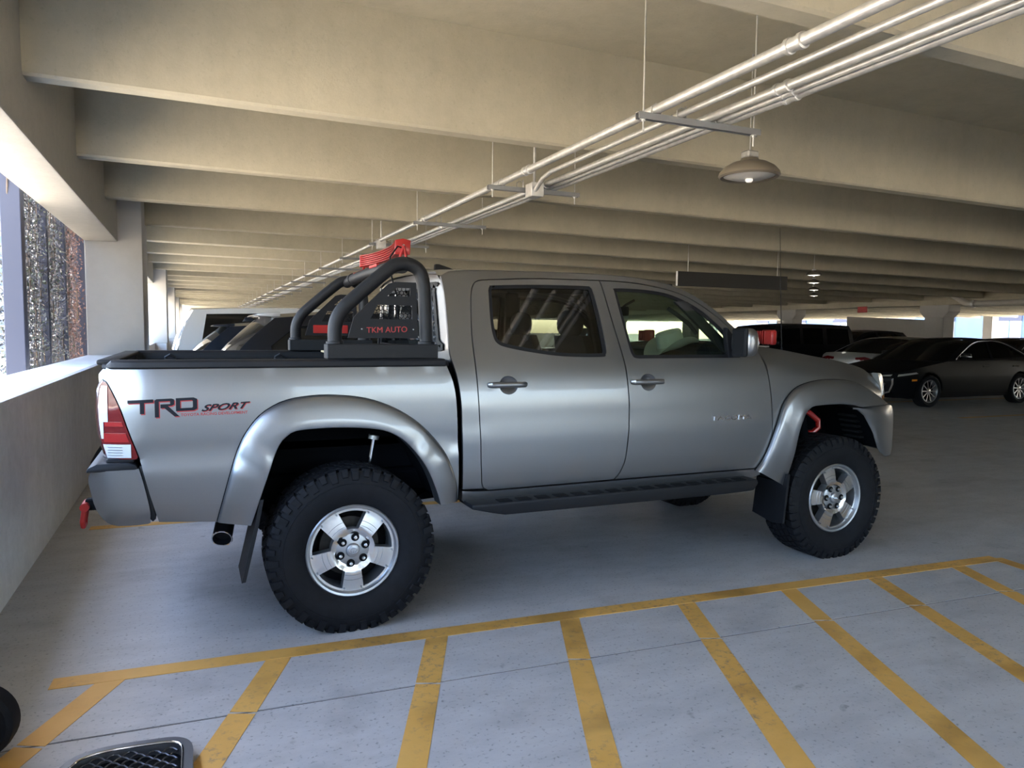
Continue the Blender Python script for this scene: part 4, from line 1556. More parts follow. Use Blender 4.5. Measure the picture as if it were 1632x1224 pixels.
        for (rx, rz, dz) in ((0.019, 0.013, 0.0), (0.0065, 0.012, 0.0), (0.012, 0.006, 0.005)):
            em.tube([(rx * math.cos(t), -0.0125, dz + rz * math.sin(t)) for t in np.linspace(0, 2 * PI, 25)[:-1]], 0.0014, 6, closed=True)
        em.build('emblem', M_CHROME, cc, shift=False)
        for k_ in range(6):
            t = math.radians(20 + 60 * k_)
            cx, cz = 0.066 * math.cos(t), 0.066 * math.sin(t)
            G().lathe([(0.0205, 0.0055), (0.0195, 0.0035), (0.0160, 0.0075), (0.0, 0.0085)], 'y', 18, (cx, -0.0045, cz)).build('lug_pocket', M_BMATTE, root, shift=False)
            G().lathe([(0.0, -0.020), (0.007, -0.019), (0.010, -0.014), (0.0105, 0.006)], 'y', 6, (cx, 0.002, cz)).build('lug_nut', M_CHROME, root, shift=False)
        G().lathe([(0.0, 0.11), (0.07, 0.11), (0.075, 0.095), (0.150, 0.095), (0.152, 0.115)], 'y', 36).build('brake_disc', M_IRON, root, shift=False)
        G().lathe([(0.0, 0.14), (0.2, 0.14)], 'y', 30).build('back_plate', M_BMATTE, root, shift=False)
    else:
        # multi-spoke passenger car rim
        sp = G()
        for k_ in range(10):
            t = 2 * PI * k_ / 10
            for w0, r0, w1, r1 in ((0.016, 0.05, 0.028, rim_r - 0.015),):
                ca, sa = math.cos(t), math.sin(t)
                q = []
                for (r, w, y) in ((r0, w0, 0.012), (r1, w1, 0.002)):
                    for s__ in (-1, 1):
                        q.append((r * ca - s__ * w / 2 * sa, y, r * sa + s__ * w / 2 * ca))
                for (r, w, y) in ((r0, w0, 0.045), (r1, w1, 0.035)):
                    for s__ in (-1, 1):
                        q.append((r * ca - s__ * w / 2 * sa, y, r * sa + s__ * w / 2 * ca))
                sp.add(q, [(0, 2, 3, 1), (4, 5, 7, 6), (0, 4, 6, 2), (1, 3, 7, 5)])
        sp.lathe([(0.0, 0.004), (0.045, 0.006), (0.062, 0.014), (0.062, 0.05)], 'y', 24)
        sp.build('spokes', M_ALLOY, root, shift=False)
        G().lathe([(0.0, 0.08), (rim_r * 0.95, 0.08)], 'y', 28).build('brake_disc', M_UNDER, root, shift=False)
    return root


G_off_keep = G.off
first = None
for (x, near, rot) in ((0.0, True, 0.0), (3.236, True, math.radians(22)), (0.0, False, 0.3), (3.236, False, 0.9)):
    if first is None:
        w_ = empty('wheel', (x - T0.x, 0.0 - T0.y, ZC), 0, truck)
        make_wheel(w_, R_T, TW, 0.233)
        first = w_
    else:
        w_ = copy_tree(first, truck)
    w_.location = (x - T0.x, (0.0 if near else 2 * YC) - T0.y, ZC)
    w_.rotation_euler = (0, rot, 0) if near else (0, rot, PI)

# ---- mirrors
for far in (False, True):
    mh = G()
    rows = []
    cx, cy, cz = 2.372, -0.070, 1.450
    for u in np.linspace(-PI / 2, PI / 2, 13):
        row = []
        for v in np.linspace(0, 2 * PI, 25):
            sp_ = lambda q, e: math.copysign(abs(q) ** e, q)
            X = sp_(math.cos(u), 0.6) * sp_(math.cos(v), 0.6)
            Z = sp_(math.cos(u), 0.6) * sp_(math.sin(v), 0.6)
            Y_ = sp_(math.sin(u), 0.6)
            row.append((cx + 0.046 * X + (0.012 * -Y_), cy + 0.078 * Y_, cz + 0.088 * Z))
        rows.append(row)
    mh.grid(rows)
    face_ = G().box(cx - 0.048, cx - 0.024, cy - 0.064, cy + 0.068, cz - 0.088, cz + 0.088, 0.014, 2)
    mg = G().box(cx - 0.0505, cx - 0.047, cy - 0.052, cy + 0.056, cz - 0.070, cz + 0.072, 0.002)
    sig = G().box(cx + 0.022, cx + 0.055, cy - 0.072, cy - 0.015, cz - 0.018, cz + 0.012, 0.008)
    armm = G().prism([(2.36, 1.352), (2.45, 1.352), (2.452, 1.37), (2.40, 1.48), (2.34, 1.54), (2.335, 1.50)], 1, ynear(2.4, 1.37) - 0.012, ynear(2.4, 1.37) + 0.03, 0.004)
    armm.tube([(2.40, 0.06, 1.385), (2.39, -0.02, 1.40), (2.385, -0.07, 1.42)], 0.026, 10)
    if far:
        mh, face_, mg, sig, armm = [q.mirrored(YC) for q in (mh, face_, mg, sig, armm)]
    mo = mh.build('side_mirror', M_SILVER, truck)
    face_.build('mirror_housing', M_BPLASTIC, mo)
    mg.build('mirror_glass', M_BPLASTIC, mo)
    sig.build('turn_signal', M_CLEARLENS, mo)
    armm.build('mirror_arm', M_BPLASTIC, mo)

# ---- radio antenna on the fender
an = G().lathe([(0.0, 0.05), (0.006, 0.05), (0.012, 0.012), (0.02, 0.0), (0.021, -0.025)], 'z', 14, (2.85, 0.125, 1.365)).build('antenna_base', M_BPLASTIC, truck)
G().tube([(2.85, 0.125, 1.40), (2.825, 0.125, 1.80), (2.80, 0.125, 2.19)], [0.0028, 0.002, 0.0014], 8).build('antenna_rod', M_BPLASTIC, an)


# ---- pod lights at the hood hinges
def pod(far):
    gp = G()
    cx, cy, cz = 2.785, 0.20, 1.480
    gp.box(cx - 0.005, cx + 0.048, cy - 0.052, cy + 0.052, cz - 0.050, cz + 0.050, 0.014, 2)
    ff = G()
    for k in range(5):
        ff.box(cx - 0.055, cx + 0.0, cy - 0.046 + 0.021 * k, cy - 0.037 + 0.021 * k, cz - 0.044, cz + 0.044, 0.002)
    ff.box(cx - 0.06, cx, cy - 0.015, cy + 0.015, cz - 0.02, cz + 0.02)
    ln = G().lathe([(0.0, cx + 0.052), (0.03, cx + 0.050), (0.038, cx + 0.044)], 'x', 20, (0, cy, cz))
    br = G().box(cx - 0.07, cx + 0.02, cy - 0.012, cy + 0.05, cz - 0.065, cz - 0.055, 0.003)
    br.tube([(cx, cy, cz - 0.06), (cx - 0.02, cy + 0.05, cz - 0.09)], 0.007, 8)
    wr = G().tube([(cx + 0.0, cy - 0.03, cz - 0.04), (cx + 0.01, cy - 0.03, cz - 0.075), (cx - 0.03, cy, cz - 0.085), (cx - 0.08, cy + 0.03, cz - 0.08)], 0.004, 6)
    L_ = [gp, ff, ln, br, wr]
    if far:
        L_ = [q.mirrored(YC) for q in L_]
    po = L_[0].build('pod_light', M_RED, truck)
    L_[1].build('cooling_fins', M_RED, po)
    L_[2].build('lens', M_CLEARLENS, po)
    L_[3].build('bracket', M_STEEL, po)
    L_[4].build('wire', M_BMATTE, po)


pod(False)
pod(True)

# ---- interior
def seat(x, y, w, rec, name, back_h=0.62):
    gs = G().box(x - 0.02, x + 0.48, y - w / 2, y + w / 2, 0.86, 1.02, 0.05, 3)
    so = gs.build(name, M_CLOTH, truck)
    gb_ = G()
    rows = []
    for t in np.linspace(0, 1, 9):
        z = 0.98 + back_h * t
        xc = x - rec * t
        ww = w * (0.92 - 0.18 * t ** 3) / 2
        row = []
        for v in np.linspace(0, 2 * PI, 21):
            c_, s__ = math.cos(v), math.sin(v)
            row.append((xc + 0.075 * math.copysign(abs(c_) ** 0.6, c_) * (1 - 0.3 * t), y + ww * math.copysign(abs(s__) ** 0.6, s__), z))
        rows.append(row)
    gb_.grid(rows)
    gb_.f.append(tuple(range(len(gb_.v) - 21, len(gb_.v) - 1)))
    gb_.build('backrest', M_CLOTH, so)
    gh = G()
    rows = []
    for u in np.linspace(-PI / 2, PI / 2, 11):
        row = []
        for v in np.linspace(0, 2 * PI, 21):
            sp_ = lambda q, e: math.copysign(abs(q) ** e, q)
            row.append((x - rec - 0.01 + 0.055 * math.cos(u) * sp_(math.cos(v), 0.8), y + 0.135 * sp_(math.cos(u), 0.7) * sp_(math.sin(v), 0.8), 0.98 + back_h + 0.075 + 0.088 * sp_(math.sin(u), 0.8)))
        rows.append(row)
    gh.grid(rows)
    gh.build('headrest', M_CLOTH, so)
    for s__ in (-0.05, 0.05):
        G().tube([(x - rec, y + s__, 0.98 + back_h - 0.02), (x - rec, y + s__, 0.98 + back_h + 0.05)], 0.006, 8).build('headrest_post', M_CHROME, so)


seat(1.62, YC - 0.38, 0.52, 0.13, 'front_seat', 0.50)
seat(1.62, YC + 0.38, 0.52, 0.13, 'front_seat', 0.50)
seat(0.82, YC - 0.42, 0.50, 0.10, 'rear_seat', 0.42)
seat(0.82, YC, 0.30, 0.10, 'rear_seat', 0.40)
seat(0.82, YC + 0.42, 0.50, 0.10, 'rear_seat', 0.42)
db = G().prism([(2.20, 0.95), (2.75, 0.95), (2.72, 1.37), (2.45, 1.38), (2.28, 1.34), (2.20, 1.2)], 1, YC - 0.74, YC + 0.74, 0.03)
db.build('dashboard', M_DASH, truck)
swc = Vector((2.06, YC + 0.38, 1.27))
ring = [swc + 0.185 * (math.cos(t) * Vector((0, 1, 0)) + math.sin(t) * Vector((-0.42, 0, 0.9))) for t in np.linspace(0, 2 * PI, 41)[:-1]]
sw = G().tube(ring, 0.015, 8, closed=True).build('steering_wheel', M_DASH, truck)
G().tube([swc, swc + Vector((0.25, 0, -0.11))], 0.03, 10).build('steering_column', M_DASH, sw)
gs = G()
for t in (0, PI, -PI / 2):
    gs.tube([swc + 0.02 * Vector((1, 0, 0)), swc + 0.18 * (math.cos(t) * Vector((0, 1, 0)) + math.sin(t) * Vector((-0.42, 0, 0.9)))], 0.014, 8)
gs.build('steering_spokes', M_DASH, sw)
rm = G().box(2.06, 2.085, YC - 0.12, YC + 0.12, 1.62, 1.685, 0.010, 2).build('rear_view_mirror', M_BMATTE, truck)
G().tube([(2.08, YC, 1.66), (2.13, YC, 1.70), (2.20, YC, 1.735)], 0.009, 8).build('mirror_stem', M_BMATTE, rm)
G().box(0.60, 2.10, YC - 0.60, YC + 0.60, 1.80, 1.815, 0.005).build('headliner', M_DASH, truck)
for s_ in (0, 1):
    gh_ = G().tube([(2.08, 0.32, 1.66), (2.13, 0.31, 1.63), (2.22, 0.28, 1.56), (2.27, 0.27, 1.50)], 0.014, 8)
    (gh_.mirrored(YC) if s_ else gh_).build('grab_handle', M_DASH, truck)
    ap = G().prism([(2.02, 1.70), (2.12, 1.70), (2.50, 1.40), (2.42, 1.38)], 1, YC - 0.735, YC - 0.70, 0.008)
    (ap.mirrored(YC) if s_ else ap).build('pillar_trim', M_DASH, truck)
    bp = G().prism([(1.50, 1.00), (1.66, 1.00), (1.60, 1.40), (1.545, 1.79), (1.45, 1.79), (1.48, 1.40)], 1, YC - 0.735, YC - 0.70, 0.008)
    bp.v = [(x, y + max(0, z - 1.36) * 0.30, z) for x, y, z in bp.v]
    (bp.mirrored(YC) if s_ else bp).build('pillar_trim', M_DASH, truck)

# ---- bed rack (sport bar) with panels and lettering
rack = None
HOOP = smooth([(-0.060, 1.43), (-0.055, 1.53), (-0.018, 1.605), (0.054, 1.675), (0.205, 1.805), (0.262, 1.842), (0.325, 1.848), (0.383, 1.815), (0.408, 1.735), (0.414, 1.60), (0.418, 1.43)], 6)
yh = 0.13
for far in (False, True):
    f = (lambda q: q.mirrored(YC)) if far else (lambda q: q)
    gh_ = G().tube([(x, yh + 0.02 * max(0, (z - 1.43) / 0.4), z) for x, z in HOOP], 0.036, 16)
    ro = f(gh_).build('rack_hoop', M_BTEX, truck)
    if rack is None:
        rack = ro
    base = G().box(-0.106, 0.466, yh - 0.052, yh + 0.052, 1.357, 1.432, 0.004)
    f(base).build('rack_base', M_BTEX, ro)
    for x in (-0.060, 0.418):
        f(G().lathe([(0.036, 1.432), (0.044, 1.432), (0.044, 1.444), (0.036, 1.446)], 'z', 20, (x, yh, 0))).build('hoop_collar', M_BTEX, ro)
    # side panel with two mesh windows
    po = [(0.005, 1.462), (0.036, 1.568), (0.10, 1.632), (0.215, 1.742), (0.25, 1.752), (0.360, 1.752), (0.372, 1.462)]
    m1 = [(0.208, 1.678), (0.258, 1.722), (0.330, 1.722), (0.328, 1.678)]
    m2 = [(0.120, 1.560), (0.158, 1.632), (0.338, 1.632), (0.340, 1.560)]
    gp = slab2d(po, [m1, m2], 1, yh - 0.004, yh + 0.004, 0.1)
    pan = f(gp).build('rack_side_panel', M_BPLASTIC, ro)
    # hexagon mesh inside the windows
    hexg = G()
    s_ = 0.0125
    for win_ in (m1, m2):
        zmin, zmax = min(q[1] for q in win_), max(q[1] for q in win_)
        xmin, xmax = min(q[0] for q in win_), max(q[0] for q in win_)
        done = set()
        for i in range(-2, 20):
            for j in range(-2, 14):
                hx = xmin + s_ * 1.732 * (i + 0.5 * (j % 2))
                hz = zmin + s_ * 1.5 * j
                for q in range(6):
                    a0, a1 = PI / 6 + q * PI / 3, PI / 6 + (q + 1) * PI / 3
                    p0 = (hx + s_ * math.cos(a0), hz + s_ * math.sin(a0))
                    p1 = (hx + s_ * math.cos(a1), hz + s_ * math.sin(a1))
                    key = (round((p0[0] + p1[0]) * 500), round((p0[1] + p1[1]) * 500))
                    mid_ = ((p0[0] + p1[0]) / 2, (p0[1] + p1[1]) / 2)
                    if key in done or not inside(mid_, inset(win_, -0.002)):
                        continue
                    done.add(key)
                    hexg.tube([(p0[0], yh, p0[1]), (p1[0], yh, p1[1])], 0.0019, 4, cap=False)
    f(hexg).build('hex_mesh', M_BMATTE, pan)
    V, F = text_mesh('TKM AUTO', 0.048, 0, 0.95)
    x0, x1 = min(v[0] for v in V), max(v[0] for v in V)
    sc = 0.212 / (x1 - x0)
    if not far:
        thick([((v[0] - x0) * sc + 0.100, v[1] * sc * 0.95 + 1.488 + ((v[0] - x0) * sc) * 0.03) for v in V], F, lambda x, z, d_: (x, yh - 0.0045 - d_, z), 0, 0.0015).build('lettering', M_DECALRACK if False else M_RACKRED if False else M_DECALRED, pan, False)
    else:
        thick([((v[0] - x0) * sc + 0.100, v[1] * sc * 0.95 + 1.488) for v in [(x0 + x1 - q[0], q[1]) for q in V]], F, lambda x, z, d_: (x, 2 * YC - yh + 0.0045 + d_, z), 0, 0.0015).build('lettering', M_DECALRED, pan, False)
        G().box(0.06, 0.30, 2 * YC - yh - 0.012, 2 * YC - yh - 0.005, 1.478, 1.535, 0.002).build('red_backing', M_RED, pan)
    for x in (0.075, 0.345):
        f(G().lathe([(0.0, yh - 0.008), (0.004, yh - 0.007), (0.005, yh - 0.004)], 'y', 10, (x, 0, 1.508))).build('panel_screw', M_CHROME, pan)
# cross tubes between hoops
cb = G().tube([(0.295, yh + 0.02, 1.832), (0.295, 0.35, 1.848), (0.295, YC, 1.855), (0.295, 1.45, 1.848), (0.295, 2 * YC - yh - 0.02, 1.832)], 0.034, 16)
cb_ = cb.build('rack_cross_bar', M_BTEX, truck)
G().tube([(0.295, 0.30, 1.846), (0.295, 0.37, 1.849)], 0.0385, 20).build('cross_bar_sleeve', M_BTEX, cb_)
G().tube([(0.295, 1.43, 1.849), (0.295, 1.50, 1.846)], 0.0385, 20).build('cross_bar_sleeve', M_BTEX, cb_)
G().box(0.262, 0.296, 0.62, 0.80, 1.868, 1.888, 0.004).build('red_reflector', M_RED, cb_)
# flat front panel between the hoops near the cab (headboard)
# LED light bar on top of the rack: curved finned housing
lb = G()
rows = []
NB = 22
for t in np.linspace(-1, 1, NB):
    yy = 0.83 + 0.46 * t
    xb = 0.405 - 0.05 * t * t
    prof = [(-0.020, -0.034), (-0.022, 0.0), (-0.020, 0.036), (0.02, 0.040), (0.036, 0.034), (0.036, -0.034), (0.02, -0.038)]
    rows.append([(xb + a_, yy, 1.958 + b_) for a_, b_ in prof] + [(xb + prof[0][0], yy, 1.958 + prof[0][1])])
lb.grid(rows)
lbo = lb.build('light_bar', M_RED, truck)
for k in range(6):
    zz = 1.926 + 0.0128 * k
    fg = G()
    fr_ = [[(0.405 - 0.05 * t * t + a_, 0.83 + 0.46 * t, zz + b_) for a_, b_ in ((-0.018, -0.0022), (-0.046, -0.0014), (-0.046, 0.0014), (-0.018, 0.0022))] for t in np.linspace(-1, 1, 19)]
    fg.grid(fr_)
    fg.build('cooling_fin', M_RED, lbo)
for s_ in (-1, 1):
    yy = 0.83 + 0.462 * s_
    ec = G().prism([(0.308, 1.918), (0.394, 1.918), (0.398, 1.998), (0.355, 2.006), (0.312, 1.996)], 1, yy - 0.006, yy + 0.006, 0.003)
    ec.build('end_cap', M_RED, lbo)
    G().lathe([(0.0, yy - 0.014), (0.008, yy - 0.013), (0.010, yy - 0.006), (0.010, yy + 0.008)], 'y', 14, (0.355, 0, 1.966)).build('pivot_bolt', M_CHROME, lbo)
    br = G()
    br.tube([(0.355, yy - 0.012 * s_ * -1, 1.966), (0.335, yy + 0.01 * s_, 1.90), (0.300, yy + 0.0 * s_, 1.882)], 0.008, 8)
    br.tube([(0.355, yy + 0.012 * s_, 1.966), (0.372, yy + 0.01 * s_, 1.90), (0.365, yy, 1.882)], 0.008, 8)
    br.box(0.27, 0.40, yy - 0.02, yy + 0.02, 1.872, 1.880, 0.002)
    br.build('light_bar_bracket', M_RED, lbo)
    G().tube([(0.32, yy, 1.868), (0.32, yy, 1.895)], 0.007, 8).build('bracket_bolt', M_CHROME, lbo)
G().tube([(0.37, 0.372, 1.95), (0.32, 0.345, 1.96), (0.275, 0.33, 1.90), (0.268, 0.32, 1.84), (0.285, 0.31, 1.76), (0.30, 0.30, 1.70), (0.31, 0.25, 1.45)], 0.0045, 8).build('light_bar_cable', M_BMATTE, lbo)
G().box(0.03, 0.07, 1.0, 1.15, 1.36, 1.372, 0.003).build('bed_tag', simple('tan_tag', (0.55, 0.42, 0.22), 0.6), truck)

# ---- side decals and badges, as thin raised films
def bedmap(x, z, d_):
    return (x, ybed(x, z) - d_, z)


def poly_letters(polys, mapf, d0, d1):
    gg = G()
    for (o_, hs) in polys:
        V, F, bd = fill(o_, hs, 0.05)
        q = thick(V, F, mapf, d0, d1)
        gg.add(q.v, q.f)
    return gg


def trd(dx, dz):
    # letter shapes in decal units, 0..1 wide
    T = [(0.0, 1.0), (0.0, 0.80), (0.20, 0.80), (0.20, 0.12), (0.27, 0.12), (0.27, 0.80), (0.42, 0.80), (0.42, 1.0)][::-1]
    Rr = [(0.44, -0.14), (0.44, 0.92), (0.47, 1.0), (0.72, 1.0), (0.765, 0.93), (0.765, 0.62), (0.72, 0.54), (0.66, 0.54), (0.845, -0.14), (0.765, -0.14), (0.60, 0.42), (0.535, 0.42),
          (0.535, 0.66), (0.695, 0.66), (0.695, 0.84), (0.51, 0.84), (0.51, -0.14)][::-1]
    Do = [(0.79, 0.18), (0.79, 1.0), (1.09, 1.0), (1.15, 0.90), (1.15, 0.28), (1.09, 0.18)][::-1]
    Dh = [(0.865, 0.36), (0.865, 0.83), (1.06, 0.83), (1.075, 0.79), (1.075, 0.40), (1.06, 0.36)]
    W_, H_ = 0.247, 0.078

    def mp(l):
        return [(-0.985 + dx + a_ * W_, 1.109 + dz + b_ * H_ * 0.92 + 0.007 * a_) for a_, b_ in l]
    return [(mp(T), []), (mp(Rr), []), (mp(Do), [mp(Dh)])]


decal = poly_letters(trd(0, 0), bedmap, 0.0002, 0.0016).build('decal_lettering', M_DECALBLACK, truck, False)
poly_letters(trd(0.0040, -0.0045), bedmap, 0.0001, 0.0009).build('decal_shadow', M_DECALRED, decal, False)
V, F = text_mesh('SPORT', 0.05, 0.45, 1.25, 0.0014)
x0, x1 = min(v[0] for v in V), max(v[0] for v in V)
sc = 0.212 / (x1 - x0)
sp2 = [((v[0] - x0) * sc - 0.684, v[1] * sc * 0.80 + 1.124 + 0.05 * (v[0] - x0) * sc) for v in V]
thick(sp2, F, bedmap, 0.0002, 0.0016).build('decal_lettering', M_DECALBLACK, truck, False)
thick([(a_ + 0.003, b_ - 0.003) for a_, b_ in sp2], F, bedmap, 0.0001, 0.0009).build('decal_shadow', M_DECALRED, decal, False)
V, F = text_mesh('TOYOTA RACING DEVELOPMENT', 0.02, 0, 1.0, 0.0004)
x0, x1 = min(v[0] for v in V), max(v[0] for v in V)
sc = 0.287 / (x1 - x0)
thick([((v[0] - x0) * sc - 0.771, v[1] * sc * 0.95 + 1.104 + 0.012 * (v[0] - x0) * sc) for v in V], F, bedmap, 0.0002, 0.0016).build('decal_lettering', M_DECALRED, truck, False)
V, F = text_mesh('TACOMA', 0.03, 0.1, 1.5)
x0, x1 = min(v[0] for v in V), max(v[0] for v in V)
sc = 0.30 / (x1 - x0)
thick([((v[0] - x0) * sc + 2.208, (v[1]) * sc * 0.85 + 0.968) for v in V], F, lambda x, z, d_: (x, ynear(x, z) - d_, z), 0.0, 0.005).build('badge_lettering', M_CHROME, FD[0], False)
G.off = Vector((0, 0, 0))

# ---- cowboy hat on the dashboard
hat = empty('cowboy_hat', (2.33, 0.62, 1.40))
gb_ = G()
rows = []
for t in np.linspace(0, 1, 7):
    row = []
    for a in np.linspace(0, 2 * PI, 37):
        rx = 0.105 + (0.205 - 0.105) * t
        ry = 0.085 + (0.165 - 0.085) * t
        lift = 0.075 * (abs(math.sin(a)) ** 2.5) * t ** 1.5 - 0.02 * abs(math.cos(a)) ** 3 * t
        row.append((rx * math.cos(a), ry * math.sin(a), lift))
    rows.append(row)
gb_.grid(rows)
gb_.build('brim', M_HAT, hat, shift=False)
gc_ = G()
rows = []
for t in np.linspace(0, 1, 9):
    row = []
    for a in np.linspace(0, 2 * PI, 37):
        k = 1 - 0.14 * t
        if t > 0.85:
            k *= 1 - (t - 0.85) * 3.5
        z = 0.125 * min(1, t / 0.85) - (0.035 * (t - 0.85) / 0.15 if t > 0.85 else 0)
        row.append((0.105 * k * math.cos(a), 0.085 * k * math.sin(a), z))
    rows.append(row)
gc_.grid(rows)
gc_.build('crown', M_HAT, hat, shift=False)
gd = G().lathe([(1.005, 0.0), (1.0, 0.022)], 'z', 36)
gd.v = [(a * 0.106, b * 0.086, c) for a, b, c in gd.v]
gd.build('hat_band', simple('hat_band', (0.5, 0.46, 0.36), 0.7), hat, shift=False)
hat.rotation_euler = (0, math.radians(-16), 0.0)
tag(hat, 'pale straw cowboy hat seen through the truck front door window', 'hat')

# ================================================================== BACKGROUND CARS
def make_car(name, label, sp, loc, rz, mat, group):
    L, W = sp['L'], sp['W']
    root = empty(name, loc, rz)
    tag(root, label, sp.get('cat', 'car'), group)
    X = lambda s: L / 2 - s
    belt = sp['belt']
    tum = sp.get('tumble', 0.36)
    pf, pr_ = sp.get('pf', 0.20), sp.get('pr', 0.14)

    def hwf(s, z):
        h = W / 2
        h *= 1 - pf * max(0, (0.75 - s) / 0.75) ** 2 - pr_ * max(0, (s - (L - 0.7)) / 0.7) ** 2
        zz = [0.15, 0.35, 0.62, belt - 0.06, belt + 0.02]
        h *= float(np.interp(z, zz, [0.93, 0.975, 1.0, 0.975, 0.955]))
        if z > belt:
            h -= tum * (z - belt)
        return h

    yf = lambda x, z: -hwf(L / 2 - x, z)
    conv = lambda l: [(X(s), z) for s, z in l]
    top, nose, tail = smooth(sp['top'], 5), smooth(sp['nose'], 4), smooth(sp['tail'], 4)
    s1, s2 = sp['wheels']
    wr, ar, sill = sp['wr'], sp['wr'] * 1.13, sp['sill']
    bottom = []
    for sc_ in (s2, s1):
        a0 = math.asin(max(-1, min(1, (sill - wr) / ar)))
        bottom += [(sc_ + ar * math.cos(a), wr + ar * math.sin(a)) for a in np.linspace(a0, PI - a0, 15)]
    outline = top + tail[1:] + bottom + nose[::-1][:-1]
    g_ = panel(conv(outline), yf, (), 0.11, 0.05)
    h2 = g_.mirrored(0)
    g_.add(h2.v, h2.f)
    T = np.linspace(-1, 1, 15)
    bn, bt = sp.get('bn', 0.14), sp.get('bt', 0.08)

    def row(s, z, bow=0.0, crown=0.0):
        h = hwf(s, z)
        return [(X(s) + bow * (1 - t * t), h * t, z + crown * (1 - t * t)) for t in T]
    n0, n1 = sp['nose'][0][0], sp['tail'][-1][0]
    deck = [row(s, z, bn * max(0, 1 - s / 0.7) - bt * max(0, 1 - (L - s) / 0.5), sp.get('crown', 0.03)) for s, z in top]
    g_.grid(deck)
    g_.grid([row(s, z, bn * max(0, 1 - s / 0.7), sp.get('crown', 0.03) * max(0, 1 - i / 4)) for i, (s, z) in enumerate(nose)], True)
    g_.grid([row(s, z, -bt, sp.get('crown', 0.03) * max(0, 1 - i / 4)) for i, (s, z) in enumerate(tail)])
    g_.box(X(L - 0.5), X(0.5), -W * 0.40, W * 0.40, sill - 0.02, sill + 0.25)
    body = g_.build('body', mat, root, shift=False)
    # cabin
    ws, rf, rg = sp['ws'], sp['roof'], sp['rg']
    gh = smooth(ws, 4) + smooth([ws[-1]] + rf[1:-1] + [rg[0]], 5)[1:] + smooth(rg, 4)[1:]
    base = [(s, belt - 0.02) for s in np.linspace(rg[-1][0], ws[0][0], 6)]
    pc = sp.get('cabin_mat', mat)
    wins = [smooth(w + [w[0]], 3) if len(w) > 5 else w for w in sp['wins']]
    gc = panel(conv(gh + base), yf, [conv(w) for w in wins], 0.1, 0.03)
    h2 = gc.mirrored(0)
    gc.add(h2.v, h2.f)
    rcr = sp.get('rcrown', 0.035)
    roof_l = smooth([ws[-1]] + rf[1:-1] + [rg[0]], 6)
    nr = len(roof_l)
    gc.grid([row(s, z, 0.10 * max(0, 1 - i / 6) - 0.05 * max(0, 1 - (nr - 1 - i) / 6), rcr) for i, (s, z) in enumerate(roof_l)])
    gc.build('cabin', pc, root, shift=False)
    wl = smooth(ws, 4)
    nw = len(wl) - 1
    G().grid([row(s, z - 0.004, 0.20 - 0.10 * i / nw, rcr * i / nw) for i, (s, z) in enumerate(wl)]).build('windshield', M_CARGLASS, root, shift=False)
    rl = smooth(rg, 4)
    nw = len(rl) - 1
    G().grid([row(s, z - 0.004, -0.05 - 0.06 * i / nw, rcr * (1 - i / nw)) for i, (s, z) in enumerate(rl)]).build('rear_window', M_CARGLASS, root, shift=False)
    for w in wins:
        q = panel(conv(inset(w, -0.004)), lambda x, z: yf(x, z) + 0.01, (), 0.15, 0.0)
        for m_ in (False, True):
            (q.mirrored(0) if m_ else q).build('side_window', M_CARGLASS, root, shift=False)
    if sp.get('chrome'):
        for m_ in (1, -1):
            pts = smooth(sp['chrome'], 4)
            G().tube([(X(s), m_ * (hwf(s, z) + 0.004), z) for s, z in pts], 0.011, 6).build('window_strip', M_CHROME, root, shift=False)
    # wheels
    proto = None
    for s_, m_ in ((s1, -1), (s2, -1), (s1, 1), (s2, 1)):
        if proto is None:
            w_ = empty('wheel', (0, 0, 0), 0, root)
            make_wheel(w_, wr, 0.225, wr * 0.70, 'car', False, False)
            proto = w_
        else:
            w_ = copy_tree(proto, root)
        w_.location = (X(s_), m_ * (W / 2 - 0.015), wr)
        w_.rotation_euler = (0, random.random(), 0 if m_ < 0 else PI)
    # patches on the sides, nose and tail
    for (nm, poly, mt, off) in sp.get('side', ()):
        q = panel(conv(poly), yf, (), 0.06, 0.02, off)
        for m_ in (False, True):
            (q.mirrored(0) if m_ else q).build(nm, mt, root, shift=False)

    def end_patch(nm, poly, mt, front, off, both_=True):
        lst = sp['nose'] if front else sp['tail']
        zs = [z for s, z in lst][::-1]
        ss = [s for s, z in lst][::-1]
        V, F, bd = fill(poly, (), 0.06)
        P = []
        for y, z in V:
            s = float(np.interp(z, zs, ss))
            h = hwf(s, z)
            t = max(-1, min(1, y / h))
            if front:
                P.append((X(s) + bn * (1 - t * t) + off, y, z))
            else:
                P.append((X(s) - bt * (1 - t * t) - off, y, z))
        for m_ in ((False, True) if both_ else (False,)):
            q = G().add([(a, -b if m_ else b, c) for a, b, c in P], [f[::-1] if (m_ == front) else f for f in F])
            q.build(nm, mt, root, shift=False)
    for (nm, poly, mt, off) in sp.get('front', ()):
        end_patch(nm, poly, mt, True, off)
    for (nm, poly, mt, off) in sp.get('rear', ()):
        end_patch(nm, poly, mt, False, off)
    for (nm, pts, r, mt) in sp.get('front_tubes', ()):
        zs = [z for s, z in sp['nose']][::-1]
        ss = [s for s, z in sp['nose']][::-1]
        for m_ in (1, -1):
            path = []
            for y, z in pts:
                s = float(np.interp(z, zs, ss))
                t = y / hwf(s, z)
                path.append((X(s) + bn * (1 - t * t) + 0.012, m_ * y, z))
            G().tube(path, r, 6).build(nm, mt, root, shift=False)
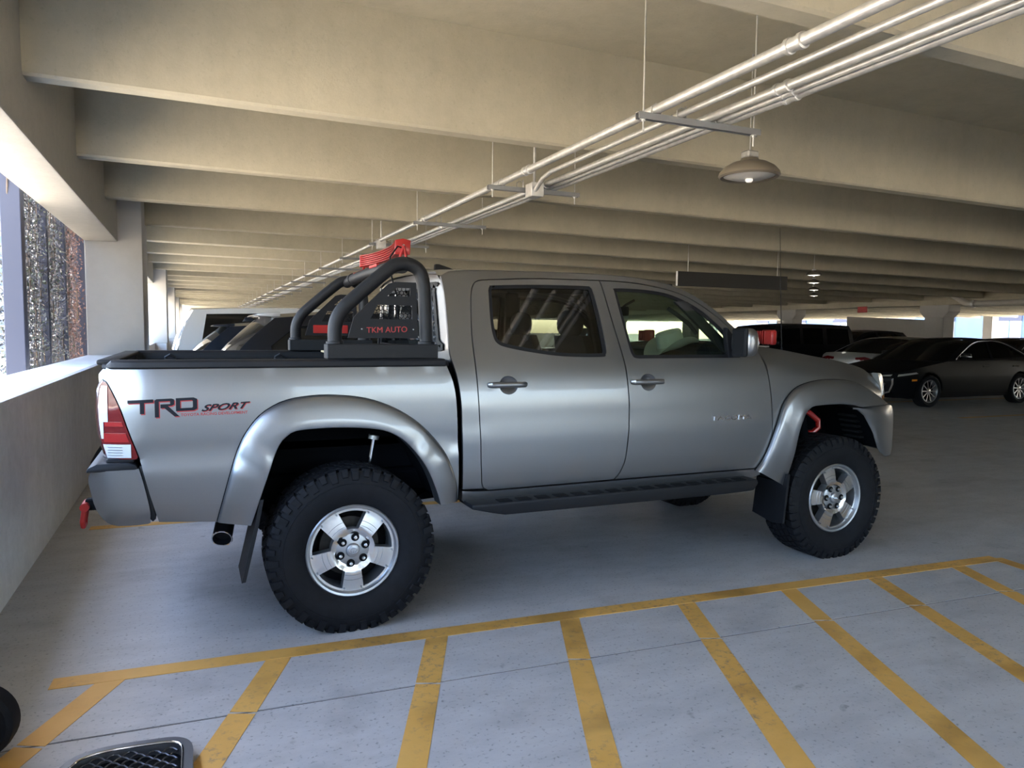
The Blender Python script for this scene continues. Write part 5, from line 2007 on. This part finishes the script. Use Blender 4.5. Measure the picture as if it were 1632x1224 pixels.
    # mirrors and handles
    if 'mirror' in sp:
        ms, mz = sp['mirror']
        for m_ in (1, -1):
            yb = m_ * hwf(ms, mz)
            gm = G().box(X(ms) - 0.05, X(ms) + 0.05, min(yb, yb + m_ * 0.20), max(yb, yb + m_ * 0.20), mz, mz + 0.12, 0.03, 2)
            mo_ = gm.build('side_mirror', mat, root, shift=False)
            if sp.get('mirror_chrome'):
                G().box(X(ms) - 0.052, X(ms) + 0.055, min(yb, yb + m_ * 0.19), max(yb, yb + m_ * 0.205), mz + 0.03, mz + 0.06, 0.01).build('mirror_strip', M_CHROME, mo_, shift=False)
    for hs in sp.get('handles', ()):
        for m_ in (1, -1):
            yb = m_ * (hwf(hs, belt - 0.14) + 0.008)
            G().box(X(hs) - 0.10, X(hs) + 0.10, yb - 0.012, yb + 0.012, belt - 0.15, belt - 0.125, 0.006).build('door_handle', mat, root, shift=False)
    for gg, nm, mt in sp.get('extra', ()):
        gg.build(nm, mt, root, shift=False)
    return root


SEDAN = dict(L=4.92, W=1.88, belt=0.985, wheels=(0.90, 3.847), wr=0.345, sill=0.20, cat='car', tumble=0.40,
             top=[(0.06, 0.72), (0.5, 0.82), (1.0, 0.90), (1.55, 0.965), (2.4, 0.975), (3.4, 0.99), (4.2, 1.02), (4.75, 1.03)],
             nose=[(0.06, 0.72), (0.01, 0.64), (0.0, 0.50), (0.03, 0.33), (0.12, 0.21)],
             tail=[(4.75, 1.03), (4.88, 0.95), (4.92, 0.75), (4.89, 0.45), (4.80, 0.26)],
             ws=[(1.40, 0.965), (1.75, 1.14), (2.15, 1.33), (2.40, 1.405)], roof=[(2.40, 1.405), (2.8, 1.435), (3.2, 1.425), (3.50, 1.385)],
             rg=[(3.50, 1.385), (3.85, 1.27), (4.2, 1.12), (4.45, 1.015)],
             wins=[[(1.82, 1.01), (2.20, 1.235), (2.52, 1.345), (2.86, 1.375), (2.86, 1.02)], [(2.94, 1.02), (2.94, 1.375), (3.25, 1.365), (3.60, 1.27), (3.98, 1.09), (3.95, 1.045)]],
             chrome=[(1.70, 1.00), (2.18, 1.25), (2.52, 1.372), (2.9, 1.40), (3.28, 1.385), (3.65, 1.28), (4.05, 1.10)],
             mirror=(1.90, 1.02), handles=(2.65, 3.65),
             side=[('wheel_arch_lip', [(0.90 + r * math.cos(a), 0.345 + r * math.sin(a)) for r, rng in ((0.415, np.linspace(0.0, PI, 12)), (0.39, np.linspace(PI, 0.0, 12))) for a in rng], M_BMATTE, 0.003)])
black_sedan = dict(SEDAN)
black_sedan['mirror_chrome'] = True
black_sedan['side'] = SEDAN['side'] + [('side_marker', [(0.40, 0.56), (0.52, 0.565), (0.52, 0.60), (0.40, 0.60)], M_AMBER, 0.006),
                                       ('headlamp_side', [(0.10, 0.655), (0.55, 0.715), (0.50, 0.745), (0.12, 0.70)], M_LAMPGLASS, 0.006)]
black_sedan['front'] = [('headlamp', [(0.42, 0.64), (0.72, 0.66), (0.74, 0.70), (0.42, 0.665)], M_LAMPGLASS, 0.012),
                        ('grille', [(0.0, 0.62), (0.52, 0.60), (0.62, 0.50), (0.44, 0.28), (0.0, 0.26)], M_BMATTE, 0.010),
                        ('lower_intake', [(0.66, 0.36), (0.74, 0.38), (0.74, 0.46), (0.69, 0.45)], M_BMATTE, 0.010)]
black_sedan['front_tubes'] = [('grille_surround', [(0.0, 0.625), (0.52, 0.605), (0.63, 0.50), (0.45, 0.275), (0.0, 0.255)], 0.022, M_CHROME),
                              ('light_blade', [(0.76, 0.62), (0.765, 0.50), (0.70, 0.34), (0.45, 0.25)], 0.020, M_CHROME)] + \
    [('grille_bar', [(0.0, z), (0.40 - abs(z - 0.5) * 0.4, z)], 0.006, M_CHROME) for z in (0.34, 0.42, 0.50, 0.57)]
make_car('sedan', 'glossy black sedan with chrome-edged grille facing the pickup front', black_sedan, (12.47 + 2.46, 7.83, 0), PI, M_BLACKPAINT, 'cars across the aisle')

silver_sedan = dict(SEDAN)
silver_sedan['L'] = 4.92
silver_sedan['rear'] = [('tail_lamp', [(0.34, 0.86), (0.78, 0.84), (0.80, 0.90), (0.60, 0.95), (0.34, 0.93)], M_REDLENS, 0.012),
                        ('number_plate', [(0.0, 0.70), (0.16, 0.70), (0.16, 0.80), (0.0, 0.80)], M_PLATE, 0.012)]
silver_sedan['side'] = SEDAN['side'] + [('tail_lamp_side', [(4.45, 0.90), (4.80, 0.85), (4.84, 0.93), (4.60, 0.95)], M_REDLENS, 0.006)]
make_car('sedan', 'light grey sedan with red tail lamps behind the glossy black sedan', silver_sedan, (17.35, 10.45, 0), 0.0, M_GREYPAINT, 'cars across the aisle')
far_sedan = dict(SEDAN)
make_car('sedan', 'dark sedan at the right edge, its roof showing above the glossy black sedan', far_sedan, (22.6, 11.3, 0), PI, M_CHARPAINT, 'cars across the aisle')

JEEP = dict(L=4.70, W=1.86, belt=1.16, wheels=(0.78, 3.78), wr=0.39, sill=0.42, cat='suv', tumble=0.14, pf=0.06, pr=0.03, bn=0.05, bt=0.02,
            top=[(0.06, 1.08), (0.6, 1.12), (1.30, 1.16), (2.5, 1.16), (3.6, 1.16), (4.60, 1.16)],
            nose=[(0.06, 1.08), (0.0, 1.0), (0.0, 0.8), (0.0, 0.6), (0.05, 0.45)],
            tail=[(4.60, 1.16), (4.66, 1.08), (4.68, 0.8), (4.68, 0.6), (4.62, 0.45)],
            ws=[(1.30, 1.15), (1.45, 1.38), (1.62, 1.62), (1.72, 1.72)], roof=[(1.72, 1.72), (2.4, 1.775), (3.4, 1.785), (4.45, 1.765)],
            rg=[(4.45, 1.765), (4.55, 1.60), (4.61, 1.35), (4.64, 1.16)],
            wins=[[(1.60, 1.22), (1.72, 1.45), (1.84, 1.65), (2.55, 1.68), (2.55, 1.22)], [(2.66, 1.22), (2.66, 1.68), (3.40, 1.68), (3.40, 1.22)], [(3.56, 1.22), (3.56, 1.68), (4.40, 1.67), (4.45, 1.22)]],
            mirror=(1.62, 1.2), handles=(2.3, 3.2),
            side=[('tail_lamp', [(4.56, 0.90), (4.66, 0.90), (4.66, 1.10), (4.56, 1.10)], M_REDBRIGHT, 0.03)])
make_car('boxy_suv', 'boxy black off-road SUV behind the red pod light', JEEP, (12.40 + 2.35, 12.95, 0), PI, M_BLACKPAINT, 'cars across the aisle')

SUV = dict(L=4.75, W=1.92, belt=1.08, wheels=(0.92, 3.75), wr=0.37, sill=0.26, cat='suv', tumble=0.30,
           top=[(0.08, 0.92), (0.5, 0.98), (1.1, 1.04), (1.5, 1.07), (2.5, 1.08), (3.6, 1.10), (4.50, 1.14)],
           nose=[(0.08, 0.92), (0.01, 0.80), (0.0, 0.6), (0.03, 0.42), (0.12, 0.28)],
           tail=[(4.50, 1.14), (4.66, 1.06), (4.72, 0.85), (4.75, 0.60), (4.66, 0.32)],
           ws=[(1.25, 1.06), (1.65, 1.30), (2.0, 1.50), (2.25, 1.59)], roof=[(2.25, 1.59), (2.8, 1.645), (3.5, 1.645), (4.08, 1.60)],
           rg=[(4.08, 1.60), (4.22, 1.48), (4.36, 1.34), (4.50, 1.14)],
           wins=[[(1.62, 1.12), (2.02, 1.38), (2.36, 1.53), (2.75, 1.575), (2.75, 1.12)], [(2.84, 1.12), (2.84, 1.58), (3.52, 1.57), (3.52, 1.13)], [(3.62, 1.14), (3.62, 1.56), (3.92, 1.52), (4.12, 1.36), (4.08, 1.16)]],
           mirror=(1.72, 1.12), handles=(2.5, 3.3))


def suv(over, side, extra):
    d_ = dict(SUV)
    d_.update(over)
    d_['side'] = side
    d_['extra'] = extra
    return d_


def spoiler(L, s0, s1, z, w, mat):
    return (G().prism([(L / 2 - s0, z), (L / 2 - s1, z - 0.015), (L / 2 - s1 - 0.02, z - 0.035), (L / 2 - s0, z - 0.05)], 1, -w, w, 0.008), 'roof_spoiler', mat)


wiper = lambda L, s0, z0, s1, z1: (G().tube([(L / 2 - s0, 0.0, z0), (L / 2 - s1, -0.45, z1)], 0.012, 6), 'rear_wiper', M_BMATTE)
make_car('suv', 'dark SUV with a roof spoiler, parked next to the pickup bed', suv({}, [('tail_lamp', [(4.30, 1.06), (4.60, 1.04), (4.62, 1.12), (4.40, 1.15)], M_REDLENS, 0.008)],
         [spoiler(4.75, 4.02, 4.20, 1.655, 0.62, M_GREYPAINT), wiper(4.75, 4.46, 1.24, 4.40, 1.30)]), (-0.74 + 2.375, 3.72, 0), 0.0, M_CHARPAINT, 'cars parked beyond the pickup bed')
make_car('suv', 'dark blue SUV with a slanted red tail lamp, second beyond the pickup bed', suv({}, [('tail_lamp', [(4.36, 1.30), (4.44, 1.20), (4.54, 1.05), (4.66, 1.04), (4.62, 1.10), (4.46, 1.30)], M_REDBRIGHT, 0.012)],
         [spoiler(4.75, 4.02, 4.25, 1.64, 0.62, M_NAVYPAINT), (G().prism([(4.75 / 2 - 3.9, 1.67), (4.75 / 2 - 3.68, 1.68), (4.75 / 2 - 3.80, 1.72), (4.75 / 2 - 3.86, 1.735)], 1, -0.02, 0.02, 0.005), 'fin_antenna', M_NAVYPAINT)]),
         (-0.98 + 2.375, 6.45, 0), 0.0, M_NAVYPAINT, 'cars parked beyond the pickup bed').scale = (1, 1, 0.955)
white = dict(JEEP)
white.update(belt=1.20, wr=0.37, tumble=0.16, L=4.7, ws=[(1.20, 1.15), (1.40, 1.40), (1.62, 1.66), (1.75, 1.76)], roof=[(1.75, 1.76), (2.4, 1.825), (3.4, 1.83), (4.40, 1.79)], rg=[(4.40, 1.79), (4.50, 1.60), (4.58, 1.38), (4.62, 1.18)],
             side=[('tail_lamp', [(4.55, 0.90), (4.66, 0.90), (4.66, 1.12), (4.55, 1.12)], M_REDLENS, 0.012)])
white['wins'] = [[(1.62, 1.26), (1.78, 1.55), (1.90, 1.71), (2.55, 1.735), (2.55, 1.26)], [(2.62, 1.26), (2.62, 1.735), (3.40, 1.735), (3.40, 1.26)], [(3.46, 1.26), (3.46, 1.745), (4.22, 1.725), (4.30, 1.26)]]
make_car('boxy_suv', 'white boxy SUV, third beyond the pickup bed, white roof and pillars', white, (-1.0 + 2.35, 9.30, 0), 0.0, M_WHITEPAINT, 'cars parked beyond the pickup bed')
make_car('suv', 'dark SUV farther back between the boxy black SUV and the light grey sedan', suv({}, [], []), (20.4, 15.3, 0), PI, M_CHARPAINT, 'cars across the aisle')

# ================================================================== FOREGROUND BITS
gr_ = empty('mesh_grate', (-0.94, -0.99, 0))
fo = smooth([(-0.215, 0.10), (-0.17, 0.165), (-0.08, 0.195), (0.08, 0.185), (0.155, 0.165), (0.195, 0.11), (0.20, 0.0), (0.19, -0.12), (0.12, -0.17), (-0.10, -0.17), (-0.19, -0.13), (-0.215, 0.0), (-0.215, 0.10)], 4)
fi = inset(fo, 0.034)
slab2d(fo, [fi], 2, 0.045, 0.0, 0.06).build('frame', simple('grey_frame', (0.16, 0.165, 0.18), 0.35, 0.5, bump=0.3, bscale=400), gr_, False, shift=False)
G().tube([(x, y, 0.046) for x, y in dedupe(fi)], 0.0045, 8, closed=True).build('bright_edge', M_CHROME, gr_, shift=False)
slab2d(fi, [], 2, 0.004, 0.0, 0.06).build('tray', M_BMATTE, gr_, False, shift=False)
gm = G()
cw, ch = 0.050, 0.052
for i in range(-10, 11):
    for j in range(-16, 17):
        cx, cy = cw * (i + 0.5 * (j % 2)), ch * 0.5 * j
        for sx, sy in ((1, 1), (1, -1)):
            a, b = (cx, cy), (cx + cw / 2, cy + sy * ch / 2)
            if inside(a, fi) and inside(b, fi):
                gm.tube([(a[0], a[1], 0.030), ((a[0] + b[0]) / 2, (a[1] + b[1]) / 2, 0.034), (b[0], b[1], 0.030)], 0.0032, 5, cap=False)
mo_ = gm.build('diamond_mesh', simple('dark_mesh', (0.10, 0.105, 0.12), 0.3, 0.7), gr_, shift=False)
tag(gr_, 'black diamond mesh in a rounded metal frame at the bottom edge', 'grate')
tw = empty('small_tyre', (-1.43, -0.63, 0.133), math.radians(-12))
G().lathe([(0.07, -0.03), (0.085, -0.045), (0.115, -0.045), (0.13, -0.03), (0.133, 0.0), (0.13, 0.03), (0.115, 0.045), (0.085, 0.045), (0.07, 0.03), (0.07, -0.03)], 'y', 40).build('tyre', M_RUBBER, tw, shift=False)
G().lathe([(0.0, -0.02), (0.03, -0.022), (0.07, -0.012), (0.072, 0.012), (0.03, 0.022), (0.0, 0.02)], 'y', 30).build('wheel_disc', M_BPLASTIC, tw, shift=False)
tag(tw, 'small black rubber tyre at the lower left edge by the wall', 'tyre')

# ================================================================== OUTSIDE
g = G()
g.box(-160, WALL_X - 0.40, -120, 200, -0.9, -0.35)
g.box(XB + 0.0, 200, -120, 200, -0.9, -0.35)
g.box(WALL_X - 0.40, XB, -120, YMIN, -0.9, -0.35)
g.box(WALL_X - 0.40, XB, YMAX, 200, -0.9, -0.35)
struct(g.build('ground', M_GROUND, None, False))


def leaves(name, n, fy, mat, parent, size, seed):
    rs = random.Random(seed)
    gl_ = G()
    for _ in range(n):
        c_ = Vector(fy(rs))
        s_ = size * rs.uniform(0.6, 1.4)
        e1 = Vector((rs.uniform(-1, 1), rs.uniform(-1, 1), rs.uniform(-1, 1))).normalized()
        e2 = e1.cross(Vector((rs.uniform(-1, 1), rs.uniform(-1, 1), rs.uniform(-1, 1)))).normalized()
        gl_.add([c_ - e1 * s_, c_ + e2 * s_ * 0.5, c_ + e1 * s_, c_ - e2 * s_ * 0.5], [(0, 1, 2, 3)])
    o = gl_.build(name, mat, parent, False, shift=False)
    o['kind'] = 'stuff'
    return o


SCX = -2.32
scr = empty('vine_screen', (SCX, 5.0, -0.35))
for y in (5.05, 6.62, 7.95, 9.62):
    big = y in (5.05, 9.62)
    w_ = 0.085 if big else 0.05
    G().box(-w_, w_, y - 5.0 - w_, y - 5.0 + w_, 0, 4.6, 0.006).build('post', M_SCREENPOST, scr, shift=False)
wg = G()
for z in np.arange(0.9, 4.5, 0.10):
    wg.tube([(0.0, 0.05, z), (0.0, 4.62, z)], 0.004, 4, cap=False)
for y in np.arange(0.1, 4.62, 0.10):
    wg.tube([(0.006, y, 0.8), (0.006, y, 4.5)], 0.003, 4, cap=False)
wm = wg.build('wire_mesh', M_WIRE, scr, shift=False)
wm['kind'] = 'stuff'
leaves('vine_leaves', 26000, lambda r: (r.gauss(-0.08, 0.07), r.uniform(0.1, 3.2), 0.5 + 4.0 * r.random() ** 0.9), M_LEAFGREY, scr, 0.022, 1)
leaves('vine_leaves', 13000, lambda r: (r.gauss(-0.08, 0.06), r.uniform(3.0, 4.6), 0.9 + 3.6 * r.random()), M_LEAFRED, scr, 0.024, 2)
vn = G()
rs = random.Random(5)
for k in range(26):
    y = rs.uniform(0.2, 4.5)
    path = []
    for z in np.linspace(0.1, 4.3, 12):
        y += rs.uniform(-0.14, 0.14)
        path.append((rs.uniform(-0.05, 0.02), y, z))
    vn.tube(path, rs.uniform(0.005, 0.012), 5, cap=False)
vs_ = vn.build('vine_stems', M_BARK, scr, shift=False)
vs_['kind'] = 'stuff'
tag(scr, 'wire screen on grey posts overgrown with dry and reddish vines', 'vine screen')

# pale building outside on the left
bl = empty('office_building', (-11.5, 30, -0.35))
G().box(-5, 5, 0, 12, 0, 14).build('wall', M_EXTWHITE, bl, False, shift=False)
for k in range(5):
    z = 0.8 + 2.6 * k
    for j in range(4):
        x = -4.4 + 2.35 * j
        w_ = G().box(x, x + 1.8, -0.05, 0.02, z, z + 1.3).build('window', M_EXTGLASS, bl, False, shift=False)
        for q in range(4):
            G().box(x, x + 1.8, -0.08, -0.05, z + 0.15 + 0.3 * q, z + 0.20 + 0.3 * q).build('louvre', M_EXTWHITE, w_, False, shift=False)
    G().box(-5.05, 5.05, -0.25, 0.0, z + 1.6, z + 1.85).build('ledge', M_EXTBLUE, bl, False, shift=False)
tag(bl, 'white building with banded windows outside, beyond the vine screen', 'building')

M_EXTPALE = simple('pale_window', (0.45, 0.46, 0.47), 0.5)
# blue-grey building outside on the right
br_ = empty('blue_building', (64, 22, -0.35))
G().box(0, 14, 0, 50, 0, 16).build('wall', M_EXTBLUE, br_, False, shift=False)
for k in range(3):
    for j in range(8):
        y = 2.5 + 6.0 * j
        z = 0.6 + 4.2 * k
        w_ = G().box(-0.06, 0.02, y, y + 2.0, z, z + 2.6).build('window', M_EXTPALE, br_, False, shift=False)
        G().box(-0.10, -0.05, y + 0.95, y + 1.05, z, z + 2.6).build('mullion', M_EXTBLUE, w_, False, shift=False)
        G().box(-0.10, -0.05, y - 0.05, y + 2.05, z + 2.6, z + 3.1).build('window_head', M_SCREENPOST, w_, False, shift=False)
tag(br_, 'pale blue building with white windows outside on the right', 'building')

# shrub far down the left side
sh = empty('shrub', (-3.1, 74, -0.35))
G().tube([(0, 0, 0), (0.1, 0, 1.2), (0.0, 0.2, 2.4)], [0.12, 0.09, 0.05], 8).build('stem', M_BARK, sh, shift=False)


def ball(r):
    while True:
        p_ = (r.uniform(-1, 1), r.uniform(-1, 1), r.uniform(-1, 1))
        if sum(q * q for q in p_) < 1:
            return (p_[0] * 1.6, p_[1] * 1.6, 2.2 + p_[2] * 2.0)


leaves('foliage', 2600, ball, M_LEAFGREEN, sh, 0.14, 9)
tag(sh, 'green leafy shrub outside at the far left end', 'shrub')
